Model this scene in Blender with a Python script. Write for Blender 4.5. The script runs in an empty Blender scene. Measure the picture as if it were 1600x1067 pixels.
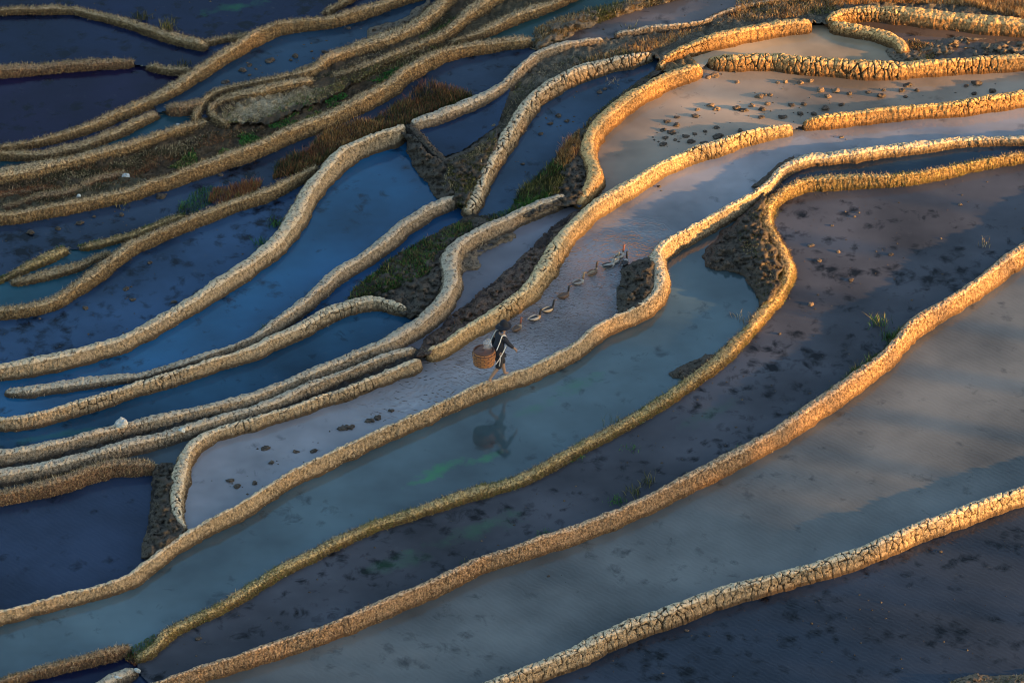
import bpy, bmesh, math, random
import numpy as np
from mathutils import Vector, Matrix

random.seed(7); rng = np.random.default_rng(7)
scene = bpy.context.scene
COL = scene.collection

# ------------------------------------------------------------------ camera, sky, sun
PITCH = math.radians(32.0); DIST = 120.0; LENS = 188.0
cam_d = bpy.data.cameras.new('camera'); cam = bpy.data.objects.new('camera', cam_d); COL.objects.link(cam)
cam.location = (0, -DIST*math.cos(PITCH), DIST*math.sin(PITCH))
cam.rotation_euler = (math.pi/2 - PITCH, 0, 0)
cam_d.lens = LENS; cam_d.sensor_width = 36; cam_d.clip_start = 1; cam_d.clip_end = 6000
scene.camera = cam

SUN_AZ = math.radians(-17.0)      # towards the sun, measured from +X
SUN_EL = math.radians(7.0)
world = bpy.data.worlds.new('World'); scene.world = world; world.use_nodes = True
wn = world.node_tree.nodes; wl = world.node_tree.links; wn.clear()
wo = wn.new('ShaderNodeOutputWorld'); wb = wn.new('ShaderNodeBackground'); ws = wn.new('ShaderNodeTexSky')
ws.sky_type = 'NISHITA'; ws.sun_disc = False; ws.sun_elevation = SUN_EL
ws.sun_rotation = math.pi/2 - SUN_AZ
ws.air_density = 1.0; ws.dust_density = 1.2; ws.ozone_density = 1.6
wb.inputs['Strength'].default_value = 0.15
wl.new(ws.outputs[0], wb.inputs['Color']); wl.new(wb.outputs[0], wo.inputs['Surface'])
sun_d = bpy.data.lights.new('sun', 'SUN'); sun_d.energy = 5.0; sun_d.angle = math.radians(0.6)
sun_d.color = (1.0, 0.52, 0.15)
sun = bpy.data.objects.new('sun', sun_d); COL.objects.link(sun)
sdir = Vector((math.cos(SUN_AZ)*math.cos(SUN_EL), math.sin(SUN_AZ)*math.cos(SUN_EL), math.sin(SUN_EL)))
sun.rotation_euler = sdir.to_track_quat('Z', 'Y').to_euler()
sun.location = (60, -20, 30)
vs = scene.view_settings
vs.view_transform = 'Standard'; vs.look = 'None'; vs.gamma = 1; vs.use_curve_mapping = False
vs.exposure = 1.9
scene.cycles.filter_width = 1.0
# ------------------------------------------------------------------ pixel <-> place (photograph 1600 x 1067)
CP, SP = math.cos(PITCH), math.sin(PITCH)
FPX = LENS/36.0*1600.0
def unproj(px, py, z):
    """the place on the level z that the photograph shows at px, py"""
    px = np.asarray(px, float); py = np.asarray(py, float); z = np.asarray(z, float)
    u = (px-800.0)/FPX; v = -(py-533.5)/FPX
    dx = u; dy = CP + v*SP; dz = -SP + v*CP
    t = (z - DIST*SP)/dz
    return dx*t, -DIST*CP + dy*t
def proj(x, y, z):
    ry = y + DIST*CP; rz = z - DIST*SP
    d = ry*CP - rz*SP; up = ry*SP + rz*CP
    return 800.0 + x/d*FPX, 533.5 - up/d*FPX

# ------------------------------------------------------------------ noise
def _h(ix, iy, iz, seed=0):
    ix = ix.astype(np.int64); iy = iy.astype(np.int64); iz = iz.astype(np.int64)
    n = (ix*73856093) ^ (iy*19349663) ^ (iz*83492791) ^ (seed*2654435761)
    n = (n ^ (n >> 13))*1274126177 & 0x7fffffff
    n = (n ^ (n >> 16))*668265263 & 0x7fffffff
    n = n ^ (n >> 15)
    return (n & 0xffffff)/float(0xffffff)
def vnoise(x, y, z=None, seed=0):
    x = np.asarray(x, float); y = np.asarray(y, float)
    z = np.zeros_like(x) if z is None else np.asarray(z, float)
    ix, iy, iz = np.floor(x), np.floor(y), np.floor(z)
    fx, fy, fz = x-ix, y-iy, z-iz
    fx = fx*fx*(3-2*fx); fy = fy*fy*(3-2*fy); fz = fz*fz*(3-2*fz)
    r = 0
    for a in (0, 1):
        for b in (0, 1):
            for c in (0, 1):
                r = r + _h(ix+a, iy+b, iz+c, seed)*(fx if a else 1-fx)*(fy if b else 1-fy)*(fz if c else 1-fz)
    return r*2-1
def fbm(x, y, z=None, o=3, seed=0):
    r = 0; a = 1.0; t = 0
    for k in range(o):
        f = 2.03**k
        r = r + a*vnoise(x*f, y*f, None if z is None else z*f, seed+k*17); t += a; a *= .5
    return r/t
def worley(x, y, seed=0):
    ix, iy = np.floor(x), np.floor(y)
    f1 = np.full(x.shape, 9.0); f2 = np.full(x.shape, 9.0); cid = np.zeros(x.shape)
    zz = np.zeros_like(ix)
    for a in (-1, 0, 1):
        for b in (-1, 0, 1):
            cx = ix+a + .1+.8*_h(ix+a, iy+b, zz, seed); cy = iy+b + .1+.8*_h(ix+a, iy+b, zz, seed+5)
            d = np.hypot(x-cx, y-cy)
            new = d < f1
            f2 = np.where(new, f1, np.minimum(f2, d)); cid = np.where(new, _h(ix+a, iy+b, zz, seed+9), cid)
            f1 = np.where(new, d, f1)
    return f1, f2, cid
def sst(a, b, x):
    t = np.clip((x-a)/(b-a), 0, 1); return t*t*(3-2*t)

# ------------------------------------------------------------------ the bunds, traced (x, y, thickness in the photograph)
# name, kind of surface, step, points, label
BUNDS = [
 ('b1','straw',.10,[(-60,23,11),(0,18,11),(50,16,13),(112,16,13),(150,24,14),(200,37,15),(250,54,17),(300,66,19),(324,74,16)],'orange brown straw covered bund above the dark pond in the top left corner'),
 ('b2','straw',.06,[(316,68,9),(350,62,11),(375,60,10),(396,56,10)],'short low bund linking the top left bund to the long diagonal one'),
 ('b3','straw',.10,[(-60,116,22),(0,111,21),(50,108,18),(100,104,16),(150,101,15),(200,99,13),(211,99,11)],'reddish straw bund ending in an open gap between the two darkest ponds'),
 ('b4','straw',.08,[(230,104,10),(262,110,13),(300,112,14)],'stub of low bund right of the gap between the two darkest ponds'),
 ('b5','straw',.12,[(-60,244,10),(0,234,11),(50,225,13),(100,212,15),(150,195,18),(200,172,19),(250,150,20),(300,120,22),(350,88,22),(398,59,22),(437,44,19),(475,38,19),(525,32,18),(562,20,20),(600,8,18),(640,-4,16)],'long straw covered bund climbing diagonally past the dark ponds to the top edge'),
 ('b5b','straw',.06,[(505,24,8),(525,12,11),(545,0,12),(562,-12,12)],'brown bund branching up from the long diagonal one to the top edge'),
 ('b6','straw',.08,[(-60,250,14),(0,244,14),(50,243,15),(75,240,16),(125,228,18),(175,210,18),(212,193,17),(248,178,15)],'brown straw bund running close under the long diagonal one'),
 ('b7','straw',.06,[(258,171,16),(288,168,20),(318,160,18)],'short plump reddish bund above the small teal pond'),
 ('b8','straw',.10,[(-60,284,28),(0,274,28),(50,266,28),(100,256,24),(150,243,24),(200,231,22),(250,214,18),(300,198,15),(325,190,13)],'grey topped bund with long dead grass below the small teal pond'),
 ('b9','straw',.10,[(303,190,13),(312,170,15),(325,153,14),(350,141,13),(400,131,12),(450,120,13),(487,111,17),(512,93,22),(550,79,24),(600,62,26),(650,42,26),(675,22,26),(698,2,24),(712,-12,24)],'pale straw bund curling round the bare earth slope and rising to the top edge'),
 ('b9b','straw',.06,[(358,197,12),(336,186,14),(330,171,16),(345,158,16),(375,149,19),(400,145,20),(450,133,20),(490,126,16)],'inner hooked bund bending back on itself round the pale bare earth'),
 ('b10','straw',.10,[(515,121,12),(550,110,14),(587,98,16),(625,85,18),(662,70,18),(700,52,20),(725,28,24),(750,10,27),(772,-6,26)],'middle straw bund of the three that fan out to the top edge'),
 ('b10b','straw',.08,[(700,74,10),(737,58,16),(775,42,18),(800,29,21),(837,15,20),(875,3,16),(895,-8,16)],'short straw bund beside the green pond at the top edge'),
 ('b11','straw',.12,[(-60,350,18),(0,341,18),(50,334,18),(100,325,18),(150,314,20),(200,302,20),(250,287,20),(300,270,22),(350,250,24),(400,233,25),(437,216,25),(475,200,26),(525,180,27),(575,155,27),(612,135,25),(637,114,25),(675,94,23),(700,85,20),(737,75,20),(775,70,18),(800,67,18),(832,65,16)],'long golden straw bund below the green grass slope'),
 ('b12','straw',.05,[(-60,308,12),(0,304,12),(50,297,12),(98,296,8)],'thin brown bund at the left edge above its twisted neighbour'),
 ('b13','straw',.05,[(0,326,10),(30,318,11),(62,307,14),(100,302,15),(125,293,14),(150,281,16),(180,276,14),(205,270,10)],'twisted brown bund sloping up from the left edge to white stones'),
 ('b14','moss',.06,[(123,388,11),(150,382,13),(200,370,13),(237,357,12),(262,348,11),(292,338,10)],'mossy bund with a blunt tip above the narrow teal pool'),
 ('b15','straw',.12,[(-60,492,20),(0,488,20),(50,482,20),(87,471,22),(112,456,22),(137,438,24),(162,418,24),(187,400,24),(212,383,22),(250,367,20),(287,352,20),(325,337,20),(362,323,20),(400,310,20),(425,300,20),(450,288,18),(475,276,17),(496,264,14)],'golden brown bund that swings down from the wide pale one to the left edge'),
 ('b16','moss',.05,[(-20,446,8),(5,436,9),(25,427,12),(50,414,16),(75,402,19),(97,392,18),(107,388,14)],'stubby mossy bund at the left edge before the teal pool'),
 ('b17','straw',.06,[(17,443,13),(50,435,16),(87,425,18),(125,415,15),(155,402,11),(175,395,9)],'short brown bund with a blunt end under the teal pool'),
 ('b18','clay',.12,[(-60,588,28),(0,579,28),(50,571,28),(100,561,28),(150,548,27),(200,531,26),(250,503,26),(300,474,27),(350,442,28),(400,408,30),(437,377,32),(455,352,32),(470,325,32),(484,300,31),(502,278,30),(522,256,30),(550,236,29),(587,221,28),(617,210,26),(634,200,22)],'wide pale cracked bund in a big s curve left of the bright blue pond'),
 ('b19','clay',.10,[(6,611,14),(37,611,20),(87,604,20),(137,596,20),(187,591,18),(225,586,15),(275,571,15),(325,556,16),(362,546,16),(400,530,20),(437,504,23),(475,477,24),(500,454,24),(525,431,25),(562,409,25),(600,382,27),(625,359,28),(650,342,26),(675,327,25),(705,315,21),(716,313,16)],'pale wavy bund right of the bright blue pond, its lower tip free in water'),
 ('b20','clay',.10,[(-60,664,22),(0,661,22),(50,656,22),(100,641,22),(150,628,22),(200,611,22),(250,596,22),(300,581,20),(350,564,20),(400,548,22),(425,534,24),(475,512,25),(512,490,25),(550,477,24),(587,472,22),(620,480,20),(636,488,16)],'cracked grey bund whose upper end hooks into the dark grassy bank'),
 ('b21','clay',.10,[(-60,722,26),(0,714,26),(50,706,26),(100,694,24),(150,681,24),(200,669,24),(250,657,24),(300,646,22),(350,634,22),(400,621,24),(450,601,24),(500,581,26),(550,561,26),(600,541,28),(630,523,30),(664,500,31),(692,472,32),(706,442,32),(702,412,33),(716,387,31),(750,367,28),(787,350,26),(825,332,25),(862,318,24),(886,311,20)],'thick grey brown bund with a double bend carrying the white stone'),
 ('b22','clay',.06,[(-60,752,26),(0,744,26),(50,735,26),(100,724,27),(150,711,27),(200,697,26),(250,685,24),(300,670,24),(350,655,22),(400,641,22),(450,621,23),(500,601,22),(550,581,20),(600,561,20),(637,549,19),(650,544,14)],'dull grey bund squeezed between the thick bund and the hooked bund'),
 ('b23','clay',.10,[(660,567,16),(640,573,21),(587,594,20),(550,609,20),(500,626,20),(450,645,19),(400,659,20),(362,669,20),(325,683,22),(301,699,26),(286,724,27),(279,751,28),(276,784,25),(279,812,21),(290,830,16)],'pale cracked bund that hooks round the left end of the duck pond'),
 ('b24','straw',.10,[(-60,784,22),(0,776,22),(50,766,24),(100,754,26),(137,740,26),(175,730,26),(212,729,23),(244,730,20)],'reddish topped bund over the purple pond at the left edge'),
 ('b25','clay',.12,[(-60,978,20),(0,964,20),(50,950,19),(100,936,20),(150,925,20),(200,907,21),(228,886,22),(262,862,22),(300,837,22),(350,811,22),(400,783,22),(450,750,22),(500,725,23),(550,701,22),(600,679,22),(650,656,22),(700,634,22),(750,611,22),(800,594,22),(850,573,23),(900,545,24),(925,525,24),(950,509,23),(987,493,24),(1012,477,26),(1029,452,28),(1031,427,28),(1026,405,28),(1042,386,27),(1075,367,23),(1112,347,24),(1150,327,24),(1175,311,22),(1200,292,20),(1222,267,20),(1255,251,21),(1300,245,22),(1350,240,22),(1400,233,20),(1450,227,20),(1500,221,18),(1550,219,16),(1600,218,16),(1680,214,16)],'long narrow bund on which the walker treads below the duck pond'),
 ('b26','moss',.10,[(212,1032,15),(237,1015,19),(262,990,20),(300,970,18),(350,947,18),(400,915,20),(437,892,20),(487,867,20),(537,842,20),(587,820,18),(637,804,18),(700,782,20),(750,766,20),(800,754,19),(850,731,20),(900,704,20),(950,676,20),(1000,649,20),(1050,616,21),(1087,590,23),(1125,560,24),(1153,533,22),(1178,507,22),(1197,483,22),(1210,468,23),(1224,445,24),(1230,422,24),(1221,393,22),(1206,367,20),(1197,343,20),(1203,321,20),(1225,302,20),(1262,288,21),(1312,284,22),(1362,282,20),(1412,279,18),(1462,272,16),(1500,264,14),(1550,254,14),(1600,246,14),(1680,234,14)],'mossy yellow bund that loops up round the dark earth bank'),
 ('b27','straw',.08,[(-40,1078,12),(12,1064,13),(50,1053,15),(100,1040,18),(137,1030,20),(175,1021,20),(204,1012,16)],'dark brown grassy bund in the bottom left corner'),
 ('b28','clay',.03,[(140,1085,22),(172,1062,24),(200,1052,22),(214,1046,16)],'broken lump of bund with pale stones at the bottom left'),
 ('b29','clay',.12,[(1680,338,26),(1640,365,26),(1600,392,27),(1575,411,29),(1537,441,28),(1500,466,27),(1462,489,28),(1425,513,28),(1400,541,27),(1375,566,28),(1337,594,30),(1300,621,30),(1262,647,30),(1225,673,28),(1200,688,28),(1150,714,30),(1100,740,28),(1050,766,28),(1000,790,28),(950,813,26),(900,832,26),(850,848,27),(800,865,26),(750,881,25),(700,905,26),(650,928,26),(600,949,26),(550,970,26),(500,990,26),(450,1007,26),(400,1023,24),(350,1040,24),(300,1055,24),(262,1068,24),(200,1090,24)],'long rough orange and pink bund from the right edge to the bottom edge'),
 ('b30','clay',.12,[(1680,744,26),(1600,771,27),(1550,787,28),(1500,805,30),(1450,823,30),(1400,845,31),(1350,865,30),(1300,882,30),(1250,897,28),(1200,911,28),(1150,923,30),(1100,940,32),(1050,959,32),(1000,976,33),(950,997,33),(900,1022,32),(850,1043,30),(800,1062,30),(740,1088,30)],'deeply cracked clay bund nearest the camera at the bottom right'),
 ('b31','clay',.12,[(666,556,16),(675,552,23),(700,541,23),(725,522,24),(762,500,26),(800,475,28),(825,455,30),(848,425,32),(868,392,30),(893,360,28),(925,331,28),(962,306,28),(1000,283,26),(1037,262,23),(1075,245,23),(1125,228,24),(1175,213,22),(1210,205,20),(1232,202,18),(1240,202,14)],'sunlit cream bund with neat cracks along the upper side of the duck pond'),
 ('b32','clay',.12,[(1253,195,15),(1270,192,20),(1300,188,22),(1350,182,21),(1400,176,22),(1450,172,22),(1500,167,24),(1550,160,25),(1600,152,25),(1680,138,25)],'sunlit bund right of the gap reaching the right edge'),
 ('b33','clay',.12,[(1096,107,20),(1080,112,23),(1050,122,26),(1012,141,28),(975,163,30),(945,190,30),(924,215,29),(918,240,28),(927,262,28),(929,280,28),(918,303,26),(903,324,22)],'golden bund curving down the left side of the big beige pond'),
 ('b34','clay',.12,[(1105,96,16),(1120,97,22),(1150,97,25),(1200,95,27),(1250,100,29),(1300,103,30),(1350,107,30),(1400,108,28),(1450,105,25),(1500,102,24),(1550,99,24),(1600,97,24),(1680,95,24)],'broad golden bund across the top of the big beige pond'),
 ('b35','clay',.10,[(1030,109,14),(1041,94,16),(1070,80,19),(1112,65,24),(1150,56,25),(1200,46,25),(1235,40,25),(1270,40,19)],'golden and grey bund over the small beige pool'),
 ('b36','clay',.10,[(1680,54,26),(1600,42,27),(1550,37,30),(1500,32,30),(1450,27,30),(1400,22,27),(1350,20,24),(1312,26,24),(1294,38,22)],'golden bund arching along the top right beneath the dry grass'),
 ('b37','clay',.08,[(1296,40,20),(1337,47,22),(1375,55,23),(1404,68,24),(1413,84,20)],'short curved bund ending at the right tip of the small beige pool'),
 ('b38','clay',.10,[(1021,88,15),(987,95,20),(950,102,22),(912,112,26),(875,128,26),(837,155,28),(815,180,28),(800,204,28),(785,228,27),(768,256,26),(753,286,25),(741,314,24),(731,334,22)],'grey plated bund with regular cross cracks left of the blue channel'),
 ('b39','clay',.08,[(945,64,12),(912,68,16),(875,75,18),(842,88,20),(820,105,19),(800,123,18),(788,134,18),(762,150,20),(725,165,24),(687,180,24),(662,190,24),(640,198,24)],'grey and mossy bund dropping from the top to the square dark corner'),
 ('b40','clay',.06,[(958,57,12),(987,51,14),(1025,45,14),(1062,42,12),(1100,35,11),(1125,23,10),(1162,11,10),(1200,5,10),(1260,-4,10),(1320,-14,10)],'thin pale bund under the narrow mauve pool at the top'),
 ('b41','clay',.06,[(632,202,20),(650,214,25),(665,230,26),(682,247,24),(700,262,18)],'short broken ridge down the right side of the square dark corner'),
]
# lines where earth, not a bund, parts two levels
BARRIERS = [
 [(1200,293),(1190,345)],[(244,730),(280,722)],[(650,544),(660,567)],[(648,545),(670,552)],[(660,566),(668,555)],
 [(1240,202),(1254,195)],[(1095,108),(1107,97)],[(1028,107),(1050,122)],[(1018,88),(1034,104)],[(1270,40),(1294,38)],
 [(1412,82),(1420,104)],[(1396,68),(1402,104)],[(945,64),(960,57)],[(830,65),(842,88)],[(209,99),(230,104)],[(248,178),(258,171)],
 [(248,178),(238,162)],[(318,160),(322,190)],[(324,74),(350,88)],[(107,388),(123,388)],[(320,186),(360,197)],[(505,122),(520,120)],
 [(205,270),(240,288)],[(204,1012),(214,1030)],[(214,1046),(216,1032)],[(214,1046),(240,1075)],
 [(636,488),(664,500)],[(540,470),(620,405),(716,350),(731,338)],[(716,313),(735,330)],[(682,247),(705,315)],[(700,262),(768,232)],
 [(731,336),(800,345)],[(800,330),(886,305)],[(886,311),(903,324)],[(903,324),(925,331)],[(832,65),(850,40),(930,20),(1000,8),(1060,-20),(1120,-140)],[(683,247),(720,236),(776,196),(792,150),(800,123)],[(222,888),(226,866)],[(239,742),(243,722)],
 [(325,190),(420,196),(520,150),(560,125),(600,105),(680,75),(712,72)],[(496,264),(520,256)],[(290,830),(300,838)],[(225,868),(240,732)],
 [(1096,110),(1070,80)],[(303,190),(325,190)],[(98,296),(125,293)],[(890,340),(870,350),(800,420),(665,530),(655,560)],
]
# what lies between the bunds: seed, kind, colour of the water or earth, amount of weed, ripple
MIRROR = {'walker pond': 1.52, 'duck pond': 1.48, 'bright blue pond': 1.36, 'grey pond': 1.36, 'near pond': 1.24, 'brown pond': 1.18}
REGIONS = [
 ('top left pond',(100,55),'water',(.007,.013,.034),.5,.1),('second left pond',(90,160),'water',(.009,.008,.026),.7,.1),
 ('top pond',(450,10),'water',(.006,.011,.032),1.,.1),('clod pond',(450,85),'water',(.018,.042,.070),.4,.1),
 ('small teal pond',(240,197),'water',(.02,.065,.085),.2,.1),
 ('long weedy pond',(60,375),'water',(.020,.034,.058),1.,.1),
 ('teal pool',(128,400),'water',(.02,.075,.10),.2,.1),
 ('left blue pond',(250,430),'water',(.026,.056,.105),1.,.1),('bright blue pond',(580,300),'water',(.012,.072,.145),.7,.1),
 ('narrow blue pond',(592,409),'water',(.010,.046,.105),.5,.1),('lower blue pond',(550,520),'water',(.015,.056,.098),.6,.1),
 ('mauve pool',(770,400),'water',(.14,.135,.15),.3,.1),('sliver pool',(262,712),'water',(.06,.08,.09),.2,.1),
 ('purple pond',(130,820),'water',(.020,.031,.056),.4,.3),('corner pond',(725,205),'water',(.014,.032,.066),.5,.1),
 ('blue channel',(870,190),'water',(.028,.054,.088),.7,.1),('beige pond',(1000,230),'water',(.26,.20,.145),.15,.06),
 ('top mauve pool',(1000,40),'water',(.12,.10,.095),.6,.1),('green pond',(828,45),'water',(.02,.055,.055),.2,.1),
 ('beige pool',(1290,75),'water',(.36,.27,.17),.05,.05),('brown field',(1500,75),'water',(.08,.055,.04),1.,.1),
 ('duck pond',(1000,330),'water',(.22,.21,.215),.12,.1),('thin channel',(1450,250),'water',(.02,.035,.05),.3,.1),
 ('walker pond',(1100,460),'water',(.060,.092,.10),.45,.1),('brown pond',(1400,350),'water',(.060,.060,.068),1.,.15),
 ('grey pond',(1450,650),'water',(.105,.107,.10),.3,.45),('near pond',(1400,950),'water',(.026,.033,.046),1.,.45),
 ('corner slip',(120,1062),'water',(.006,.010,.03),.2,.1),
 ('grass slope',(850,112),'bank',(.16,.13,.09),0,0),('top slope',(960,-60),'bank',(.12,.09,.05),0,0),
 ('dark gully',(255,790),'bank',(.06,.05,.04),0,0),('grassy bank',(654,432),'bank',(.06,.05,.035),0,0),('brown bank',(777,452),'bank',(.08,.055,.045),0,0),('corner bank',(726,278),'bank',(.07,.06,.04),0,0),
 ('left slope',(-44,324),'bank',(.12,.09,.05),0,0),('gully',(76,712),'bank',(.07,.06,.05),0,0),('gully',(536,596),'bank',(.07,.06,.05),0,0),('earth gap',(1059,99),'bank',(.20,.15,.08),0,0),
 ('bare slope',(420,160),'bank',(.50,.39,.24),0,0),
 ('green slope',(450,195),'bank',(.11,.068,.035),0,0),
]
X0, X1, Y0, Y1, RS = -200, 1800, -130, 1200, 2
RW, RH = (X1-X0)//RS, (Y1-Y0)//RS

def spline(P, step):
    P = np.asarray(P, float)
    Q = np.vstack([2*P[0]-P[1], P, 2*P[-1]-P[-2]])
    out = []
    for i in range(1, len(Q)-2):
        a, b, c, d = Q[i-1], Q[i], Q[i+1], Q[i+2]
        n = max(2, int(np.hypot(*(c-b)[:2])/step))
        t = np.linspace(0, 1, n, endpoint=False)[:, None]
        out.append(.5*((2*b)+(-a+c)*t+(2*a-5*b+4*c-d)*t*t+(-a+3*b-3*c+d)*t**3))
    out.append(Q[-2][None]); return np.vstack(out)
def offframe(p): return p[0] < -15 or p[0] > 1615 or p[1] < -3 or p[1] > 1070
def extend(P):
    P = [tuple(map(float, p)) for p in P]
    for rev in (False, True):
        if rev: P = P[::-1]
        a, b = P[-2], P[-1]
        if offframe(b):
            d = np.array([b[0]-a[0], b[1]-a[1]]); d /= np.hypot(*d)
            q = b
            for k in range(15):
                q = (q[0]+d[0]*40, q[1]+d[1]*40, b[2]); P.append(q)
                if not (X0 < q[0] < X1 and Y0 < q[1] < Y1): break
        if rev: P = P[::-1]
    return P
SPL = {}
for nm, kd, st, pts, lab in BUNDS: SPL[nm] = spline(extend(pts), 3.0)

solid = np.zeros((RH, RW), bool)
def stamp(px, py, r):
    i = int((px-X0)/RS); j = int((py-Y0)/RS); k = int(math.ceil(r/RS))
    for jj in range(max(0, j-k), min(RH, j+k+1)):
        dd = (r/RS)**2-(jj-j)**2
        if dd < 0: continue
        w = int(math.sqrt(dd)); solid[jj, max(0, i-w):max(0, min(RW, i+w+1))] = True
for S in SPL.values():
    for p in S: stamp(p[0], p[1], max(4.0, p[2]*.33))
for L in BARRIERS:
    for a, b in zip(L[:-1], L[1:]):
        n = int(math.dist(a, b)/2)+1
        for k in range(n+1): stamp(a[0]+(b[0]-a[0])*k/n, a[1]+(b[1]-a[1])*k/n, 3.5)
# label the open areas: runs of each row joined to runs of the row above
lab = np.full((RH, RW), -1, int); parent = []
def find(a):
    while parent[a] != a: parent[a] = parent[parent[a]]; a = parent[a]
    return a
prev = []
for j in range(RH):
    row = ~solid[j]; d = np.diff(np.concatenate([[0], row.astype(int), [0]]))
    st_ = np.where(d == 1)[0]; en = np.where(d == -1)[0]; cur = []
    for s_, e_ in zip(st_, en):
        k = len(parent); parent.append(k)
        for (ps, pe, pk) in prev:
            if ps < e_ and pe > s_:
                ra, rb = find(k), find(pk)
                if ra != rb: parent[max(ra, rb)] = min(ra, rb)
        cur.append((s_, e_, k)); lab[j, s_:e_] = k
    prev = cur
roots = np.array([find(k) for k in range(len(parent))]+[-1]); lab = roots[lab]
ids, cnt = np.unique(lab[lab >= 0], return_counts=True)
remap = np.full(len(parent)+1, -1)
n_reg = 0; size = []
for i_, c_ in zip(ids, cnt):
    if c_ >= 60: remap[i_] = n_reg; n_reg += 1; size.append(c_)
lab = remap[lab]
def region_at(px, py):
    i = int((px-X0)/RS); j = int((py-Y0)/RS)
    if 0 <= i < RW and 0 <= j < RH: return int(lab[j, i])
    return -1
def probe(px, py, nx, ny, r0, r1):
    r = r0
    while r < r1:
        k = region_at(px+nx*r, py+ny*r)
        if k >= 0: return k
        r += 3
    return -1
# sides of each bund
SIDES = {}
for nm, S in SPL.items():
    T = np.gradient(S[:, :2], axis=0); T /= np.maximum(1e-6, np.hypot(T[:, 0], T[:, 1]))[:, None]
    Nn = np.stack([T[:, 1], -T[:, 0]], 1)      # in the picture, left of travel
    a = np.array([probe(p[0], p[1], n[0], n[1], p[2]*.3, p[2]*.3+26) for p, n in zip(S, Nn)])
    b = np.array([probe(p[0], p[1], -n[0], -n[1], p[2]*.3, p[2]*.3+26) for p, n in zip(S, Nn)])
    SIDES[nm] = (a, b, Nn)
rows = []; rhs = []; seen = {}
for nm, kd, st, pts, lb in BUNDS:
    a, b, Nn = SIDES[nm]
    for x, y, n in zip(a, b, Nn):
        if x >= 0 and y >= 0 and x != y:
            up, dn = (x, y) if n[1] < 0 else (y, x)
            seen.setdefault((up, dn, st), 0); seen[(up, dn, st)] += abs(n[1])
for (u, d, st), w in seen.items():
    if w < 3: continue
    r = np.zeros(n_reg); r[u] = 1; r[d] = -1; ww = math.sqrt(min(w, 60)); rows.append(r*ww); rhs.append(st*ww)
def pull(sa, sb, dz, w=6):
    a, b = region_at(*sa), region_at(*sb)
    if a < 0 or b < 0 or a == b: print('PULL?', sa, sb, a, b); return
    r = np.zeros(n_reg); r[a] = 1; r[b] = -1; rows.append(r*w); rhs.append(dz*w)
pull((1450,250),(1100,460),.30); pull((725,205),(580,300),.30)
anchor = region_at(1000, 330)
r = np.zeros(n_reg); r[anchor] = 50; rows.append(r); rhs.append(0)
for k in range(n_reg):
    r = np.zeros(n_reg); r[k] = .01; rows.append(r); rhs.append(0)
LEVEL = np.linalg.lstsq(np.array(rows), np.array(rhs), rcond=None)[0]
REG = {}
for (nm, seed, kd, colr, weed, rip) in REGIONS:
    k = region_at(*seed)
    if k < 0 or k in REG: print('REGION?', nm, seed, k, REG.get(k)); continue
    REG[k] = (nm, kd, colr, weed, rip)
full = lab.copy()
for it in range(30):
    hole = full < 0
    if not hole.any(): break
    for dj, di in ((0, 1), (0, -1), (1, 0), (-1, 0)):
        sh = np.full_like(full, -1)
        if dj == 1: sh[1:] = full[:-1]
        elif dj == -1: sh[:-1] = full[1:]
        elif di == 1: sh[:, 1:] = full[:, :-1]
        else: sh[:, :-1] = full[:, 1:]
        m = (full < 0) & (sh >= 0); full[m] = sh[m]
full[full < 0] = 0
def level_at(px, py):
    i = min(RW-1, max(0, int((px-X0)/RS))); j = min(RH-1, max(0, int((py-Y0)/RS)))
    return float(LEVEL[full[j, i]])
# ------------------------------------------------------------------ helpers
def tag(o, label=None, cat=None, group=None, kind=None):
    if label: o['label'] = label
    if cat: o['category'] = cat
    if group: o['group'] = group
    if kind: o['kind'] = kind
    return o
def mesh_np(name, V, quads=None, tris=None, mat=None, parent=None, smooth=True, attrs=None, origin=None):
    """one mesh object from numpy arrays; V in world places, origin = where the object stands"""
    V = np.asarray(V, float).copy()
    if origin is not None: V -= np.asarray(origin, float)
    me = bpy.data.meshes.new(name)
    quads = np.zeros((0, 4), int) if quads is None else np.asarray(quads, int)
    tris = np.zeros((0, 3), int) if tris is None else np.asarray(tris, int)
    me.vertices.add(len(V)); me.vertices.foreach_set('co', V.astype(np.float32).ravel())
    loops = np.concatenate([quads.ravel(), tris.ravel()])
    me.loops.add(len(loops)); me.loops.foreach_set('vertex_index', loops.astype(np.int32))
    st = np.concatenate([np.arange(len(quads))*4, len(quads)*4+np.arange(len(tris))*3])
    me.polygons.add(len(st)); me.polygons.foreach_set('loop_start', st.astype(np.int32))
    me.polygons.foreach_set('use_smooth', np.full(len(st), smooth))
    me.update(calc_edges=True)
    for k, v in (attrs or {}).items():
        a = me.attributes.new(k, 'FLOAT', 'POINT'); a.data.foreach_set('value', np.asarray(v, np.float32))
    if mat: me.materials.append(mat)
    o = bpy.data.objects.new(name, me); COL.objects.link(o)
    if origin is not None: o.location = tuple(origin)
    if parent is not None:
        o.parent = parent
        if origin is None: o.matrix_parent_inverse = Matrix.Translation(parent.location).inverted() if False else Matrix.Identity(4)
    return o
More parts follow.
